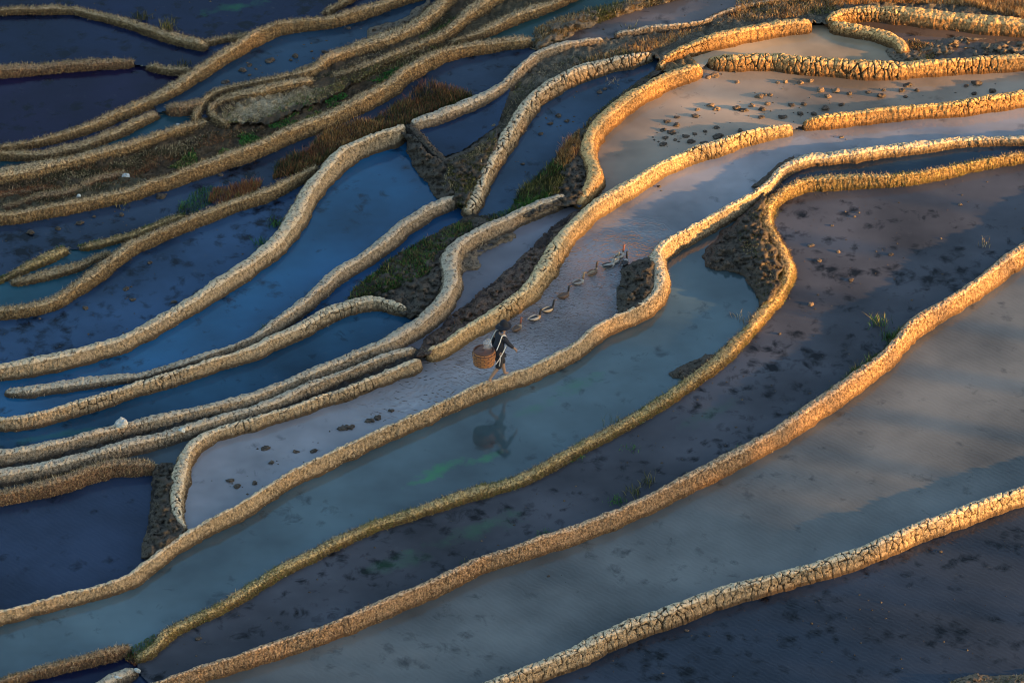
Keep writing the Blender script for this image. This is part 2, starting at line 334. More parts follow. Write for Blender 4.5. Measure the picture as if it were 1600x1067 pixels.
class NT:
    def __init__(s, name):
        s.m = bpy.data.materials.new(name); s.m.use_nodes = True; s.t = s.m.node_tree; s.t.nodes.clear()
        s.out = s.t.nodes.new('ShaderNodeOutputMaterial')
    def n(s, ty, **kw):
        o = s.t.nodes.new('ShaderNode'+ty)
        for k, v in kw.items():
            if k.startswith('i_'):
                k = k[2:]; k = int(k) if k.isdigit() else k.replace('_', ' ')
                if isinstance(v, bpy.types.NodeSocket): s.t.links.new(v, o.inputs[k])
                else: o.inputs[k].default_value = v
            else: setattr(o, k, v)
        return o
    def mix(s, f, a, b, mode='MIX'):
        o = s.t.nodes.new('ShaderNodeMix'); o.data_type = 'RGBA'; o.blend_type = mode
        for i, v in ((0, f), (6, a), (7, b)):
            if isinstance(v, bpy.types.NodeSocket): s.t.links.new(v, o.inputs[i])
            else: o.inputs[i].default_value = (*v, 1) if isinstance(v, tuple) and len(v) == 3 else v
        return o.outputs[2]
    def ramp(s, f, stops):
        o = s.t.nodes.new('ShaderNodeValToRGB'); s.t.links.new(f, o.inputs[0]); e = o.color_ramp.elements
        for i, (p, c) in enumerate(stops):
            x = e[i] if i < 2 else e.new(p)
            x.position = p; x.color = (*c, 1) if isinstance(c, tuple) else (c, c, c, 1)
        return o.outputs[0]
    def math(s, op, a, b=0.0, c=0.0, clamp=False):
        o = s.t.nodes.new('ShaderNodeMath'); o.operation = op; o.use_clamp = clamp
        for i, v in enumerate((a, b, c)):
            if isinstance(v, bpy.types.NodeSocket): s.t.links.new(v, o.inputs[i])
            else: o.inputs[i].default_value = v
        return o.outputs[0]
    def pos(s, sc=(1, 1, 1)):
        g = s.t.nodes.new('ShaderNodeNewGeometry'); m = s.t.nodes.new('ShaderNodeMapping')
        m.inputs['Scale'].default_value = sc; s.t.links.new(g.outputs['Position'], m.inputs[0]); return m.outputs[0]
    def noise(s, v, sc, det=4, rough=.6, dist=0):
        return s.n('TexNoise', i_Vector=v, i_Scale=float(sc), i_Detail=float(det), i_Roughness=float(rough), i_Distortion=float(dist)).outputs[0]
    def attr(s, name): return s.n('Attribute', attribute_name=name).outputs['Fac']
    def surf(s, col, rough=.9, bump=None, bs=.5, bd=.02, **kw):
        p = s.t.nodes.new('ShaderNodeBsdfPrincipled')
        for k, v in (('Base Color', col), ('Roughness', rough)):
            if isinstance(v, bpy.types.NodeSocket): s.t.links.new(v, p.inputs[k])
            else: p.inputs[k].default_value = (*v, 1) if isinstance(v, tuple) and len(v) == 3 else v
        for k, v in kw.items(): p.inputs[k.replace('_', ' ')].default_value = v
        if bump is not None:
            b = s.n('Bump', i_Strength=bs, i_Distance=bd, i_Height=bump); s.t.links.new(b.outputs[0], p.inputs['Normal'])
        s.t.links.new(p.outputs[0], s.out.inputs['Surface']); s.p = p
        return s.m

def mat_mud(name, dry, mid, wet, green=0.0, straw=0.0):
    """dried mud: pale crust on top, darker brown on steep sides, damp near the water, rough everywhere"""
    t = NT(name); P = t.pos()
    big = t.noise(P, 1.1, 3); med = t.noise(P, 9, 5, .65); fine = t.noise(P, 55, 3, .7)
    c = t.mix(t.ramp(med, [(.25, .35), (.5, 1.)]), mid, dry)
    c = t.mix(t.ramp(big, [(.35, 0.), (.7, .5)]), c, tuple(x*.74 for x in dry))
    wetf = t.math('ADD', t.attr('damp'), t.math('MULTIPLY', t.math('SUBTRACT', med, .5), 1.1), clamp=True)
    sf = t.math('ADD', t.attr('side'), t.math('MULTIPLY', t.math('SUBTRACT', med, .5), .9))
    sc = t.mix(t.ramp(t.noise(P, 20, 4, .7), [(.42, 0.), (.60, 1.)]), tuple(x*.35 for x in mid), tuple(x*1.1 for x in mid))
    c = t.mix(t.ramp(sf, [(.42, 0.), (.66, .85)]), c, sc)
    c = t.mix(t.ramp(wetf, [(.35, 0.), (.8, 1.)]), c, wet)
    if green:
        g = t.noise(P, 4.5, 4, .7); g2 = t.ramp(g, [(.48, 0.), (.62, green)])
        c = t.mix(g2, c, (.13, .11, .018))
    if straw:
        g = t.noise(t.pos((1, 1, .35)), 70, 2, .6); c = t.mix(t.ramp(g, [(.5, 0.), (.68, straw)]), c, (.46, .31, .13))
        g = t.noise(P, 26, 3, .6); c = t.mix(t.ramp(g, [(.40, .75), (.52, 0.)]), c, (.05, .03, .018))
    c = t.mix(t.ramp(t.noise(P, 15, 5, .85), [(.41, .95), (.48, 0.)]), c, tuple(x*.22 for x in mid))
    c = t.mix(t.math('MULTIPLY', t.ramp(t.attr('crack'), [(.30, 0.), (.70, 1.)]), .92), c, tuple(x*.45 for x in wet))  # crack shade put into the colour, mixed from the wet soil tone
    hgt = t.math('ADD', med, t.math('MULTIPLY', fine, .5))
    return t.surf(c, .95, hgt, .7, .035, Specular_IOR_Level=.1)
M = {}
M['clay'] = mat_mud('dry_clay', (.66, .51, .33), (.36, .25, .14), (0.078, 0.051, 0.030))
M['clay_sunlit_gold'] = mat_mud('sunlit_gold_clay', (.72, .44, .18), (.40, .21, .08), (0.102, 0.054, 0.024))  # gold of the low sun put into the clay colour of sunlit bunds
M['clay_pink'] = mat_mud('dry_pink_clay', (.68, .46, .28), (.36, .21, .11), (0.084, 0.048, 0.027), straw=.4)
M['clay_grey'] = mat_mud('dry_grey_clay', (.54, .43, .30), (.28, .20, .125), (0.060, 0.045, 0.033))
M['clay_sunlit_cream'] = mat_mud('sunlit_cream_clay', (.72, .52, .28), (.42, .27, .13), (0.120, 0.075, 0.036))  # sun warmth put into the clay colour of the lit duck pond bund
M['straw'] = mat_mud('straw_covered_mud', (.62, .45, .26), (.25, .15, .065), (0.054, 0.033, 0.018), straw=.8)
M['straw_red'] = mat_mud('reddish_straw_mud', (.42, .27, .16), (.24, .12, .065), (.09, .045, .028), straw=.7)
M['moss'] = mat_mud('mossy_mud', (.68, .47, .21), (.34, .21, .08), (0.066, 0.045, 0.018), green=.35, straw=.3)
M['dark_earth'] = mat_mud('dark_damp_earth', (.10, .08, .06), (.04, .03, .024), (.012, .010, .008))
BUND_MAT = {'b3':'straw_red','b7':'straw_red','b12':'straw_red','b13':'straw_red','b24':'straw_red','b27':'straw_red','b18':'clay','b19':'clay_grey','b21':'clay_grey','b22':'clay_grey','b23':'clay','b25':'clay','b29':'clay_pink','b30':'clay','b31':'clay_sunlit_cream','b32':'clay_sunlit_gold','b33':'clay_sunlit_gold','b34':'clay_sunlit_gold','b35':'clay_sunlit_gold','b36':'clay_sunlit_gold','b37':'clay_sunlit_gold','b39':'clay_grey','b40':'clay_grey','b41':'dark_earth','b28':'clay_grey','b38':'clay'}

def mat_blades(name, a, b, c):
    t = NT(name); v = t.attr('tint')
    col = t.ramp(v, [(0., a), (.5, b), (1., c)])
    p = t.t.nodes.new('ShaderNodeBsdfPrincipled'); t.t.links.new(col, p.inputs['Base Color'])
    p.inputs['Roughness'].default_value = .7; p.inputs['Specular IOR Level'].default_value = .25
    tr = t.n('BsdfTranslucent', i_Color=col); mx = t.n('MixShader', i_0=.25)
    t.t.links.new(p.outputs[0], mx.inputs[1]); t.t.links.new(tr.outputs[0], mx.inputs[2])
    t.t.links.new(mx.outputs[0], t.out.inputs['Surface']); return t.m
M['bl_straw'] = mat_blades('dry_straw', (.07, .042, .02), (.34, .235, .115), (.66, .52, .31))
M['bl_brown'] = mat_blades('brown_stubble', (.025, .015, .008), (.09, .055, .03), (.24, .15, .075))
M['bl_red'] = mat_blades('dry_red_grass', (.10, .028, .014), (.26, .085, .03), (.42, .22, .09))
M['bl_green'] = mat_blades('green_grass', (.008, .045, .008), (.03, .13, .02), (.12, .25, .045))
M['bl_olive'] = mat_blades('olive_grass', (.05, .06, .012), (.14, .13, .03), (.34, .28, .10))
M['bl_orange'] = mat_blades('orange_dead_grass', (.20, .08, .02), (.46, .22, .06), (.62, .42, .18))
M['bl_dark'] = mat_blades('dark_weeds', (.010, .012, .006), (.03, .04, .012), (.09, .085, .03))
def blades(name, base, nrm, length, width, mat, parent=None, kind='stuff', origin=None, droop=.5, lean=.6, bend=True):
    n = len(base)
    if n == 0: return None
    base = np.asarray(base, float); d = np.asarray(nrm, float) + rng.normal(0, lean, (n, 3))
    d /= np.linalg.norm(d, axis=1)[:, None]
    L = (np.asarray(length)*np.ones(n))[:, None]; W = (np.asarray(width)*np.ones(n))[:, None]
    side = np.cross(d, rng.normal(0, 1, (n, 3))); side /= np.maximum(1e-6, np.linalg.norm(side, axis=1))[:, None]
    mid = base + d*L*.55
    tip = mid + d*L*.45; tip[:, 2] -= (L[:, 0]*droop*rng.random(n)*.6); tip += rng.normal(0, .12, (n, 3))*L
    V = np.stack([base-side*W/2, base+side*W/2, mid-side*W*.35, mid+side*W*.35, tip], 1).reshape(-1, 3)
    k = np.arange(n)[:, None]*5
    Q = k+np.array([[0, 1, 3, 2]]); T = k+np.array([[2, 3, 4]])
    tint = np.repeat(rng.random(n), 5)
    o = mesh_np(name, V, Q, T, mat, parent, smooth=False, attrs={'tint': tint}, origin=origin)
    if kind: o['kind'] = kind
    if parent is not None: o.location = (0, 0, 0) if origin is None else tuple(np.asarray(origin)-np.asarray(parent.location))
    return o

# ------------------------------------------------------------------ ground far and near
def ground_h(x, y):
    ex = np.maximum(0, np.maximum(np.abs(x)-16, 0)); 
    z = -1.3 + 0*x
    z = z + .045*np.clip(y-2, -400, 900)*(y > 2) - .10*np.clip(-y-14, 0, 60)
    back = np.clip(y-24, 0, 1500); z = z + back*.20*sst(0, 60, back)
    z = z - .03*np.clip(x-16, 0, 200)
    amp = sst(16, 60, np.hypot(x, y))
    z = z + amp*(fbm(x/45, y/45, o=4, seed=3)*3.0*sst(30, 200, np.hypot(x, y)) + fbm(x/9, y/9, o=3, seed=4)*.5)
    return z
g = np.concatenate([-np.geomspace(3000, 30, 60), np.linspace(-29, 29, 250), np.geomspace(30, 3000, 60)])
gx, gy = np.meshgrid(g, g); gz = ground_h(gx, gy); n_ = len(g)
# the earth rises to the rim of the traced ponds and stays under them inside
nr = (np.abs(gx) < 29.5) & (np.abs(gy) < 29.5); qx, qy = proj(gx[nr], gy[nr], 0.0)
lv_ = np.array([level_at(a, b) for a, b in zip(qx, qy)])
do = np.maximum(np.maximum(X0-qx, qx-X1), np.maximum(Y0-qy, qy-Y1))
rim = lv_+.06+.10*fbm(gx[nr]*.8, gy[nr]*.8, o=3, seed=5)
gz[nr] = np.where(do > -14, rim+(gz[nr]-rim)*sst(200, 420, do), lv_-.5)
idx = np.arange(n_*n_).reshape(n_, n_)
Q = np.stack([idx[:-1, :-1], idx[:-1, 1:], idx[1:, 1:], idx[1:, :-1]], -1).reshape(-1, 4)
t = NT('hillside'); P = t.pos(); c = t.mix(t.noise(P, .08, 6, .65), (.035, .045, .018), (.14, .10, .055))
M['hill'] = t.surf(c, .95, t.noise(P, 1.5, 5), .6, .2)
tag(mesh_np('ground', np.stack([gx, gy, gz], -1).reshape(-1, 3), Q, mat=M['hill']), kind='structure')

# ------------------------------------------------------------------ water and earth between the bunds
DUCKS_PX = [(808,513),(836,498),(857,484),(881,462),(905,441),(926,426),(950,414),(961,404),(968,399),(974,408)]
def mat_water(name, colr, weed, rip, duck=False, algae=False, ior=1.28):
    t = NT(name); P = t.pos()
    c0 = tuple(x*.55 for x in colr); c1 = tuple(min(1, x*1.45) for x in colr)
    c = t.mix(t.ramp(t.noise(P, .30, 4, .55), [(.33, 0.), (.67, 1.)]), c0, c1)
    if weed > .05:
        w1 = t.noise(t.pos((1, .9, 1)), 3.0, 5, .68, .5); w2 = t.noise(t.pos((.7, 1.5, 1)), .33, 2)
        w3 = t.n('TexVoronoi', i_Vector=t.mix(.10, t.pos((1, .85, 1)), t.n('TexNoise', i_Vector=P, i_Scale=3.0, i_Detail=4.0).outputs[1]), i_Scale=2.1+weed).outputs['Distance']
        f = t.math('ADD', t.math('MULTIPLY', t.math('SUBTRACT', .55, w3), .55), t.math('MULTIPLY', t.math('SUBTRACT', w1, .5), 1.3))
        f = t.math('ADD', f, t.math('MULTIPLY', t.math('SUBTRACT', w2, .5), .9))
        lo = .27-.17*weed
        c = t.mix(t.ramp(f, [(lo, 0.), (lo+.30, min(1., .55+.55*weed))]), c, tuple(x*.16 for x in colr))
        b = t.noise(P, 3.2, 4, .7)
        c = t.mix(t.ramp(b, [(.62, 0.), (.74, .35*weed)]), c, tuple(.35*x+.06 for x in colr))
    if algae:
        def spot(px, py, z, rx, ry, ang, s):
            x, y = unproj(px, py, z); nonlocal c
            m = t.n('Mapping', vector_type='TEXTURE', i_Vector=P); m.inputs['Location'].default_value = (float(x), float(y), float(z))
            m.inputs['Rotation'].default_value = (0, 0, ang); m.inputs['Scale'].default_value = (rx, ry, 1)
            d = t.n('VectorMath', operation='LENGTH', i_0=m.outputs[0]).outputs['Value']
            d = t.math('ADD', d, t.math('MULTIPLY', t.noise(P, 2.2, 5, .65), 1.2))
            c = t.mix(t.ramp(d, [(.65, s), (1.45, 0.)]), c, (.025, .16, .05))
        for a in algae: spot(*a)
    if duck:
        rings = None
        for i_, (px, py) in enumerate([(700,612),(640,600),(808,516),(857,487),(905,444),(955,412),(880,500),(930,455)]):
            x, y = unproj(px, py, 0)
            m = t.n('VectorMath', operation='DISTANCE', i_0=P, i_1=(float(x), float(y), 0.))
            d = t.math('ADD', m.outputs['Value'], t.math('MULTIPLY', t.noise(P, 1.3, 3), 1.3))
            wv = t.math('MULTIPLY', t.math('SINE', t.math('MULTIPLY', d, 30. + 3*i_)), t.ramp(t.math('DIVIDE', d, 3.2), [(.0, 1.), (.25, .55), (1., 0.)]))
            rings = wv if rings is None else t.math('ADD', rings, wv)
        a = unproj(800, 560, 0); b = unproj(960, 440, 0)
        m = t.n('Mapping', vector_type='TEXTURE', i_Vector=P); m.inputs['Location'].default_value = ((a[0]+b[0])/2, (a[1]+b[1])/2, 0)
        m.inputs['Rotation'].default_value = (0, 0, math.atan2(b[1]-a[1], b[0]-a[0])); m.inputs['Scale'].default_value = (4.6, 2.0, 1)
        d = t.n('VectorMath', operation='LENGTH', i_0=m.outputs[0]).outputs['Value']
        mask = t.ramp(d, [(.35, 1.), (1.15, 0.)])
        ch = t.noise(t.pos((1, 1, 1)), 5.0, 3, .55, 1.6)
        hgt = t.math('ADD', t.math('MULTIPLY', rings, .22), t.math('MULTIPLY', t.math('MULTIPLY', ch, mask), 2.6))
        hgt = t.math('ADD', hgt, t.math('MULTIPLY', t.noise(P, 7, 2), .05))
        bump = t.n('Bump', i_Strength=1.0, i_Distance=.075, i_Height=hgt)
    else:
        wv = t.n('TexWave', i_Vector=t.pos((1, 1, 1)), i_Scale=(3.6 if rip > .25 else 1.9), i_Distortion=6.0, i_Detail=2.0, wave_type='BANDS', bands_direction='DIAGONAL')
        wv.inputs['Detail Scale'].default_value = 1.2
        hgt = t.math('ADD', t.math('MULTIPLY', wv.outputs['Fac'], .7*rip), t.math('MULTIPLY', t.noise(P, 6, 3), .22))
        bump = t.n('Bump', i_Strength=.6, i_Distance=.011 if rip > .25 else .008, i_Height=hgt)
    df = t.n('BsdfDiffuse', i_Color=c); gl = t.n('BsdfGlossy', i_Roughness=.05); t.t.links.new(bump.outputs[0], gl.inputs['Normal'])
    fr = t.n('Fresnel', i_IOR=float(ior)); t.t.links.new(bump.outputs[0], fr.inputs['Normal'])
    mx = t.n('MixShader', i_0=fr.outputs[0]); t.t.links.new(df.outputs[0], mx.inputs[1]); t.t.links.new(gl.outputs[0], mx.inputs[2])
    t.t.links.new(mx.outputs[0], t.out.inputs['Surface'])
    return t.m
def shift_fill(mask):
    m = mask.copy(); m[1:] |= mask[:-1]; m[:-1] |= mask[1:]; m[:, 1:] |= mask[:, :-1]; m[:, :-1] |= mask[:, 1:]; return m
def region_water(k, nm, colr, weed, rip):
    msk = full == k; z = float(LEVEL[k]); V = []; Qd = []
    for j in range(RH):
        d = np.diff(np.concatenate([[0], msk[j].astype(int), [0]])); s_ = np.where(d == 1)[0]; e_ = np.where(d == -1)[0]
        for a, b in zip(s_, e_):
            xa, xb = X0+a*RS-1.0, X0+b*RS+1.0; ya, yb = Y0+j*RS, Y0+(j+1)*RS
            n = len(V)*1; V += [(xa, yb), (xb, yb), (xb, ya), (xa, ya)]; Qd.append((n, n+1, n+2, n+3))
    V = np.array(V); x, y = unproj(V[:, 0], V[:, 1], z)
    kw = {'ior': MIRROR.get(nm, 1.22)}
    if nm == 'duck pond': kw['duck'] = True
    if nm == 'walker pond': kw['algae'] = [(690,733,z,2.2,.6,.75,.8),(658,752,z,1.2,.4,.6,.8),(752,718,z,1.5,.4,.55,.6),(905,600,z,1.8,.7,.6,.35),(830,640,z,1.6,.5,.6,.25)]
    if nm == 'brown pond': kw['algae'] = [(740,830,z,3.2,.9,.6,.22),(620,880,z,2.2,.8,.6,.16),(1100,650,z,2.2,.8,.7,.12)]
    if nm == 'lower blue pond': kw['algae'] = [(90,680,z,3.5,.35,.3,.2)]
    if nm == 'top pond': kw['algae'] = [(365,12,z,2.0,.6,.3,.35)]
    o = mesh_np('water', np.stack([x, y, np.full(len(x), z)], 1), Qd, mat=mat_water('water_of_'+nm.replace(' ', '_'), colr, weed, rip, **kw), smooth=False)
    return tag(o, kind='structure')
def mat_bank(nm, colr):
    t = NT('earth_of_'+nm.replace(' ', '_')); P = t.pos()
    a = t.noise(P, 2.2, 6, .7); b = t.noise(P, 22, 4, .7)
    c = t.mix(t.ramp(a, [(.35, 0.), (.65, 1.)]), tuple(x*.5 for x in colr), tuple(x*1.3 for x in colr))
    c = t.mix(t.ramp(b, [(.35, .8), (.55, 0.)]), c, tuple(x*.25 for x in colr))
    if nm == 'bare slope':
        x, y = unproj(418, 164, .75); m = t.n('Mapping', vector_type='TEXTURE', i_Vector=P); m.inputs['Location'].default_value = (float(x), float(y), .75)
        m.inputs['Rotation'].default_value = (0, 0, .62); m.inputs['Scale'].default_value = (1.5, .5, 3)
        d = t.n('VectorMath', operation='LENGTH', i_0=m.outputs[0]).outputs['Value']
        c = t.mix(t.ramp(t.math('ADD', d, t.math('MULTIPLY', t.math('SUBTRACT', t.noise(P, 5, 4, .7), .5), 1.6)), [(.55, 0.), (1.15, 1.)]), c, (.085, .058, .034))
    return t.surf(c, .95, t.math('ADD', a, b), .9, .05, Specular_IOR_Level=.2)
def region_bank(k, nm, colr):
    st = 1; msk = (full == k)[::st, ::st]; z = float(LEVEL[k])
    jj, ii = np.where(msk)
    px = X0+(ii*st)*RS; py = Y0+(jj*st)*RS; s = st*RS
    key = {}; C = np.stack([np.concatenate([ii, ii+1, ii+1, ii]), np.concatenate([jj, jj, jj+1, jj+1])], 1)
    U, inv = np.unique(C, axis=0, return_inverse=True); inv = inv.ravel()
    n = len(ii); Qd = np.stack([inv[3*n:], inv[2*n:3*n], inv[n:2*n], inv[:n]], 1)
    ux, uy = X0+U[:, 0]*st*RS, Y0+U[:, 1]*st*RS
    x, y = unproj(ux, uy, z)
    f1, f2, _ = worley(x*5, y*5, 4)
    h = .05+fbm(x*2.2, y*2.2, o=3, seed=8)*.08 + (.35-f1)*.08 + fbm(x*12, y*12, o=3, seed=9)*.07
    o = mesh_np('earth_slope', np.stack([x, y, z+h], 1), Qd, mat=mat_bank(nm, colr))
    return tag(o, kind='structure')
for k in range(n_reg):
    nm, kd, colr, weed, rip = REG.get(k, ('side strip %d' % k, 'water', (.02, .035, .07), .5, .1))
    if kd == 'water': region_water(k, nm, colr, weed, rip)
    else: region_bank(k, nm, colr)

# ------------------------------------------------------------------ the bunds
BTOP = {}
GROUP = 'mud bunds winding between the flooded terraces'
def smooth1(a, n):
    n = max(1, int(n)); k = np.ones(2*n+1)/(2*n+1); b = np.pad(a, n, mode='edge'); return np.convolve(b, k, 'valid')
def make_bund(bi, nm, kd, st, pts, label):
    S = SPL[nm]; a, b, Nn = SIDES[nm]
    def lv(arr):
        r = np.array([LEVEL[k] if k >= 0 else np.nan for k in arr]); return r
    za, zb = lv(a), lv(b)
    za = np.where(np.isnan(za), zb, za); zb = np.where(np.isnan(zb), za, zb)
    ok = ~np.isnan(za)
    if not ok.any(): za = zb = np.array([level_at(p[0], p[1]) for p in S])
    else:
        q = np.arange(len(S)); za = np.interp(q, q[ok], za[ok]); zb = np.interp(q, q[ok], zb[ok])
    L3 = 12
    za = smooth1(za, L3); zb = smooth1(zb, L3)
    h0 = {'clay': .19, 'straw': .17, 'moss': .16}[kd]
    tscale = np.clip(S[:, 2]/22., .45, 1.3)
    ztop = smooth1(np.maximum(za, zb), 6) + h0*tscale
    near = np.where(Nn[:, 1] < 0, zb, za); near = smooth1(near, 6)
    zmid = (ztop+near)/2
    X, Y = unproj(S[:, 0], S[:, 1], zmid)
    arc = np.concatenate([[0], np.cumsum(np.hypot(np.diff(X), np.diff(Y)))]); Ltot = arc[-1]
    inview = ((S[:, 0] > -40) & (S[:, 0] < 1640) & (S[:, 1] > -40) & (S[:, 1] < 1110))
    step = .0155; n = max(8, int(Ltot/step)); s = np.linspace(0, Ltot, n)
    I = lambda v: np.interp(s, arc, v)
    x, y = smooth1(I(X), 4), smooth1(I(Y), 4); x[0], y[0] = X[0], Y[0]
    tx, ty = np.gradient(x), np.gradient(y); l = np.hypot(tx, ty); tx, ty = smooth1(tx/l, 5), smooth1(ty/l, 5); l = np.hypot(tx, ty); tx /= l; ty /= l
    nx, ny = -ty, tx            # left of travel in plan
    zl, zr, zt, T = I(za), I(zb), I(ztop), I(S[:, 2])
    spx = FPX/ (DIST + y*CP)     # pixels per metre
    face = (zt - np.minimum(zl, zr))
    cosr = np.abs(tx)/np.sqrt(tx*tx+(ty*SP)**2)
    fore = SP/np.sqrt(tx*tx+(ty*SP)**2)   # screen thickness of one metre across
    W = (T*1.06/spx - face*CP*cosr*.8)/np.maximum(.2, fore)
    W = np.clip(smooth1(W, 12), .16, .95)
    # wobble
    jit = fbm(s*1.1, s*0+bi*7.7, o=3, seed=21)*.03; x = x+nx*jit; y = y+ny*jit
    W = W*(1+.17*fbm(s*2.2, s*0+bi*3.1, o=2, seed=22)); zt = zt+.028*fbm(s*1.6, s*0+bi*5.5, o=3, seed=23)
    # rounded ends
    e = np.ones(n)
    for side, p in ((s, pts[0]), (Ltot-s, pts[-1])):
        if not offframe(p):
            r = np.clip(side/.22, 0, 1); e = np.minimum(e, np.sqrt(np.clip(1-(1-r)**2, 0, 1)))
    K = 31; th = np.linspace(math.pi, 0, K)
    cu = np.sign(np.cos(th))*np.abs(np.cos(th))**.85; hu = np.sin(th)**.62
    lat = cu[None, :]*(W*.5)[:, None]
    left = (cu < 0)[None, :]
    foot = np.where(left, zr[:, None], zl[:, None]) if False else np.where(cu[None, :] > 0, zl[:, None], zr[:, None])
    f = foot-.065; batter = .10*np.clip(zt[:, None]-foot-.2, 0, .5)
    lat = lat + np.sign(cu)[None, :]*batter*(1-hu)[None, :]
    ee = np.clip(e, .02, 1)[:, None]
    wob = fbm(s*3.0, s*0+bi*2.2, o=3, seed=24)[:, None]*(cu[None, :] > 0)+fbm(s*3.0, s*0+bi*4.4, o=3, seed=25)[:, None]*(cu[None, :] <= 0)
    lat = lat+np.sign(cu)[None, :]*(.045+.07*wob)*((1-hu)**2)[None, :]
    Z = f + (zt[:, None]-f)*hu[None, :]*(.35+.65*ee); lat = lat*(.25+.75*ee)
    Z = np.where(ee < .05, f, Z)
    px_ = x[:, None]+nx[:, None]*lat; py_ = y[:, None]+ny[:, None]*lat
    V = np.stack([px_, py_, Z], -1)
    # normals
    du = np.gradient(V, axis=0); dv = np.gradient(V, axis=1); N = np.cross(dv, du); N /= np.maximum(1e-9, np.linalg.norm(N, axis=-1))[..., None]
    up = N[..., 2].mean() < 0
    if up: N = -N
    sy = np.concatenate([np.zeros((n, 1)), np.cumsum(np.linalg.norm(np.diff(V, axis=1), axis=-1), 1)], 1); sy = sy-sy[:, K//2][:, None]
    SS = np.repeat(s[:, None], K, 1)
    hgt = hu[None, :]*np.ones((n, 1)); hab = Z-foot
    fx, fy, fz = V[..., 0], V[..., 1], V[..., 2]
    amp = 1.0 if kd == 'clay' else .75
    d = .020*fbm(fx*5, fy*5, fz*5, o=3, seed=31) + .026*fbm(fx*17, fy*17, fz*17, o=3, seed=32)
    warp = .6*fbm(fx*4, fy*4, fz*4, o=2, seed=33)
    sc = 1.0 if nm in ('b30',) else (.85 if nm in ('b38', 'b31', 'b34', 'b32', 'b18', 'b20', 'b21', 'b23') else .62)
    if nm in ('b38', 'b31', 'b23', 'b34'): sy = sy*.6
    cx = SS/(.185*sc)+warp*.8; cy = sy/(.22*sc)+warp*.8
    f1, f2, cid = worley(cx, cy, 40+bi)
    cs = {'b30': 1.2, 'b38': 1.3, 'b31': 1.2, 'b23': 1.2, 'b34': 1.2, 'b36': 1.2, 'b20': 1.1, 'b35': 1.2, 'b32': 1.1}.get(nm, .8)
    edge = 1-sst(.015*cs, .12*cs, f2-f1)
    pat = (.75 if nm in ('b30', 'b38') else .30)+(.25 if nm in ('b30', 'b38') else .70)*sst(-.25, .3, fbm(fx*.9, fy*.9, o=2, seed=35))
    depth = {'clay': .038*cs, 'straw': .02, 'moss': .035}[kd]
    if kd == 'clay': d = d - depth*edge*pat*sst(.03, .08, hab)
    else: d = d - depth*edge*pat*.8
    d = d + (.25-f1)*.006*amp + (cid-.5)*.016*amp
    if kd != 'clay': d = d + .016*fbm(SS*30, sy*6, o=2, seed=36)
    d = d*np.clip(ee, .2, 1)
    V = V+N*d[..., None]
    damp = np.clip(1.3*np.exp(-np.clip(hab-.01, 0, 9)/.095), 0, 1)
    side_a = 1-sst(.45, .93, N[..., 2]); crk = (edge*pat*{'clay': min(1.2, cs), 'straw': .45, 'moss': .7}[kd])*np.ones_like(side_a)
    idx = np.arange(n*K).reshape(n, K)
    Q = np.stack([idx[:-1, :-1], idx[:-1, 1:], idx[1:, 1:], idx[1:, :-1]], -1).reshape(-1, 4)
    if not up: Q = Q[:, ::-1] if True else Q
    # face orientation check
    v0, v1, v3 = V.reshape(-1, 3)[Q[len(Q)//2+K//2, 0]], V.reshape(-1, 3)[Q[len(Q)//2+K//2, 1]], V.reshape(-1, 3)[Q[len(Q)//2+K//2, 3]]
    c_ = n//2; m_ = idx[c_, K//2]
    q = np.array([idx[c_, K//2], idx[c_, K//2+1], idx[c_+1, K//2+1], idx[c_+1, K//2]]); P3 = V.reshape(-1, 3)[q]
    if np.cross(P3[1]-P3[0], P3[3]-P3[0])[2] < 0: Q = np.stack([idx[:-1, :-1], idx[1:, :-1], idx[1:, 1:], idx[:-1, 1:]], -1).reshape(-1, 4)
    else: Q = np.stack([idx[:-1, :-1], idx[:-1, 1:], idx[1:, 1:], idx[1:, :-1]], -1).reshape(-1, 4)
    mi = n//2; org = (float(x[mi]), float(y[mi]), float(min(zl[mi], zr[mi])))
    mat = M[BUND_MAT.get(nm, kd)]
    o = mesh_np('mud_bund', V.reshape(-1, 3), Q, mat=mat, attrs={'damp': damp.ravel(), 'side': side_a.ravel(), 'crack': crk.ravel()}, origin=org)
    tag(o, label, 'earth bank', GROUP)
    BTOP[nm] = (x, y, zt, nx, ny, W, zl, zr)
    # straw and stubble sticking out of it
    vis = I(inview.astype(float)) > .5
    dens = {'clay': 150, 'straw': 800, 'moss': 420}[kd]
    if nm in ('b25', 'b29'): dens = 260
    ns = int(Ltot*vis.mean()*dens)
    if ns > 0:
        ci = rng.choice(np.where(vis)[0], ns)
        if kd == 'clay': kk = np.clip(np.where(rng.random(ns) < .5, rng.normal(3.5, 1.6, ns), rng.normal(K-4.5, 1.6, ns)), 1, K-2).astype(int)
        else: kk = rng.integers(1, K-1, ns)
        B = V[ci, kk]; NN = N[ci, kk].copy(); NN[:, 2] -= .25
        Ls = rng.uniform(.02, .06, ns) if kd == 'clay' else rng.uniform(.04, .12, ns)
        bm = 'bl_straw'
        if BUND_MAT.get(nm) == 'straw_red': bm = 'bl_red' if rng.random() < .4 else 'bl_straw'
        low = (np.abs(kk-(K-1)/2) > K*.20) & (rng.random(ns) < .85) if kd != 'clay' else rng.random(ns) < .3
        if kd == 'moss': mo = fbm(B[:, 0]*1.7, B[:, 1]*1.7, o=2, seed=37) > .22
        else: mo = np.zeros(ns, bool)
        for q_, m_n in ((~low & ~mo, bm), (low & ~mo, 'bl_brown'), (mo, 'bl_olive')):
            if q_.any(): blades('stubble', B[q_], NN[q_], Ls[q_], rng.uniform(.004, .010, q_.sum()), M[m_n], o, origin=org, lean=.55, droop=.6)
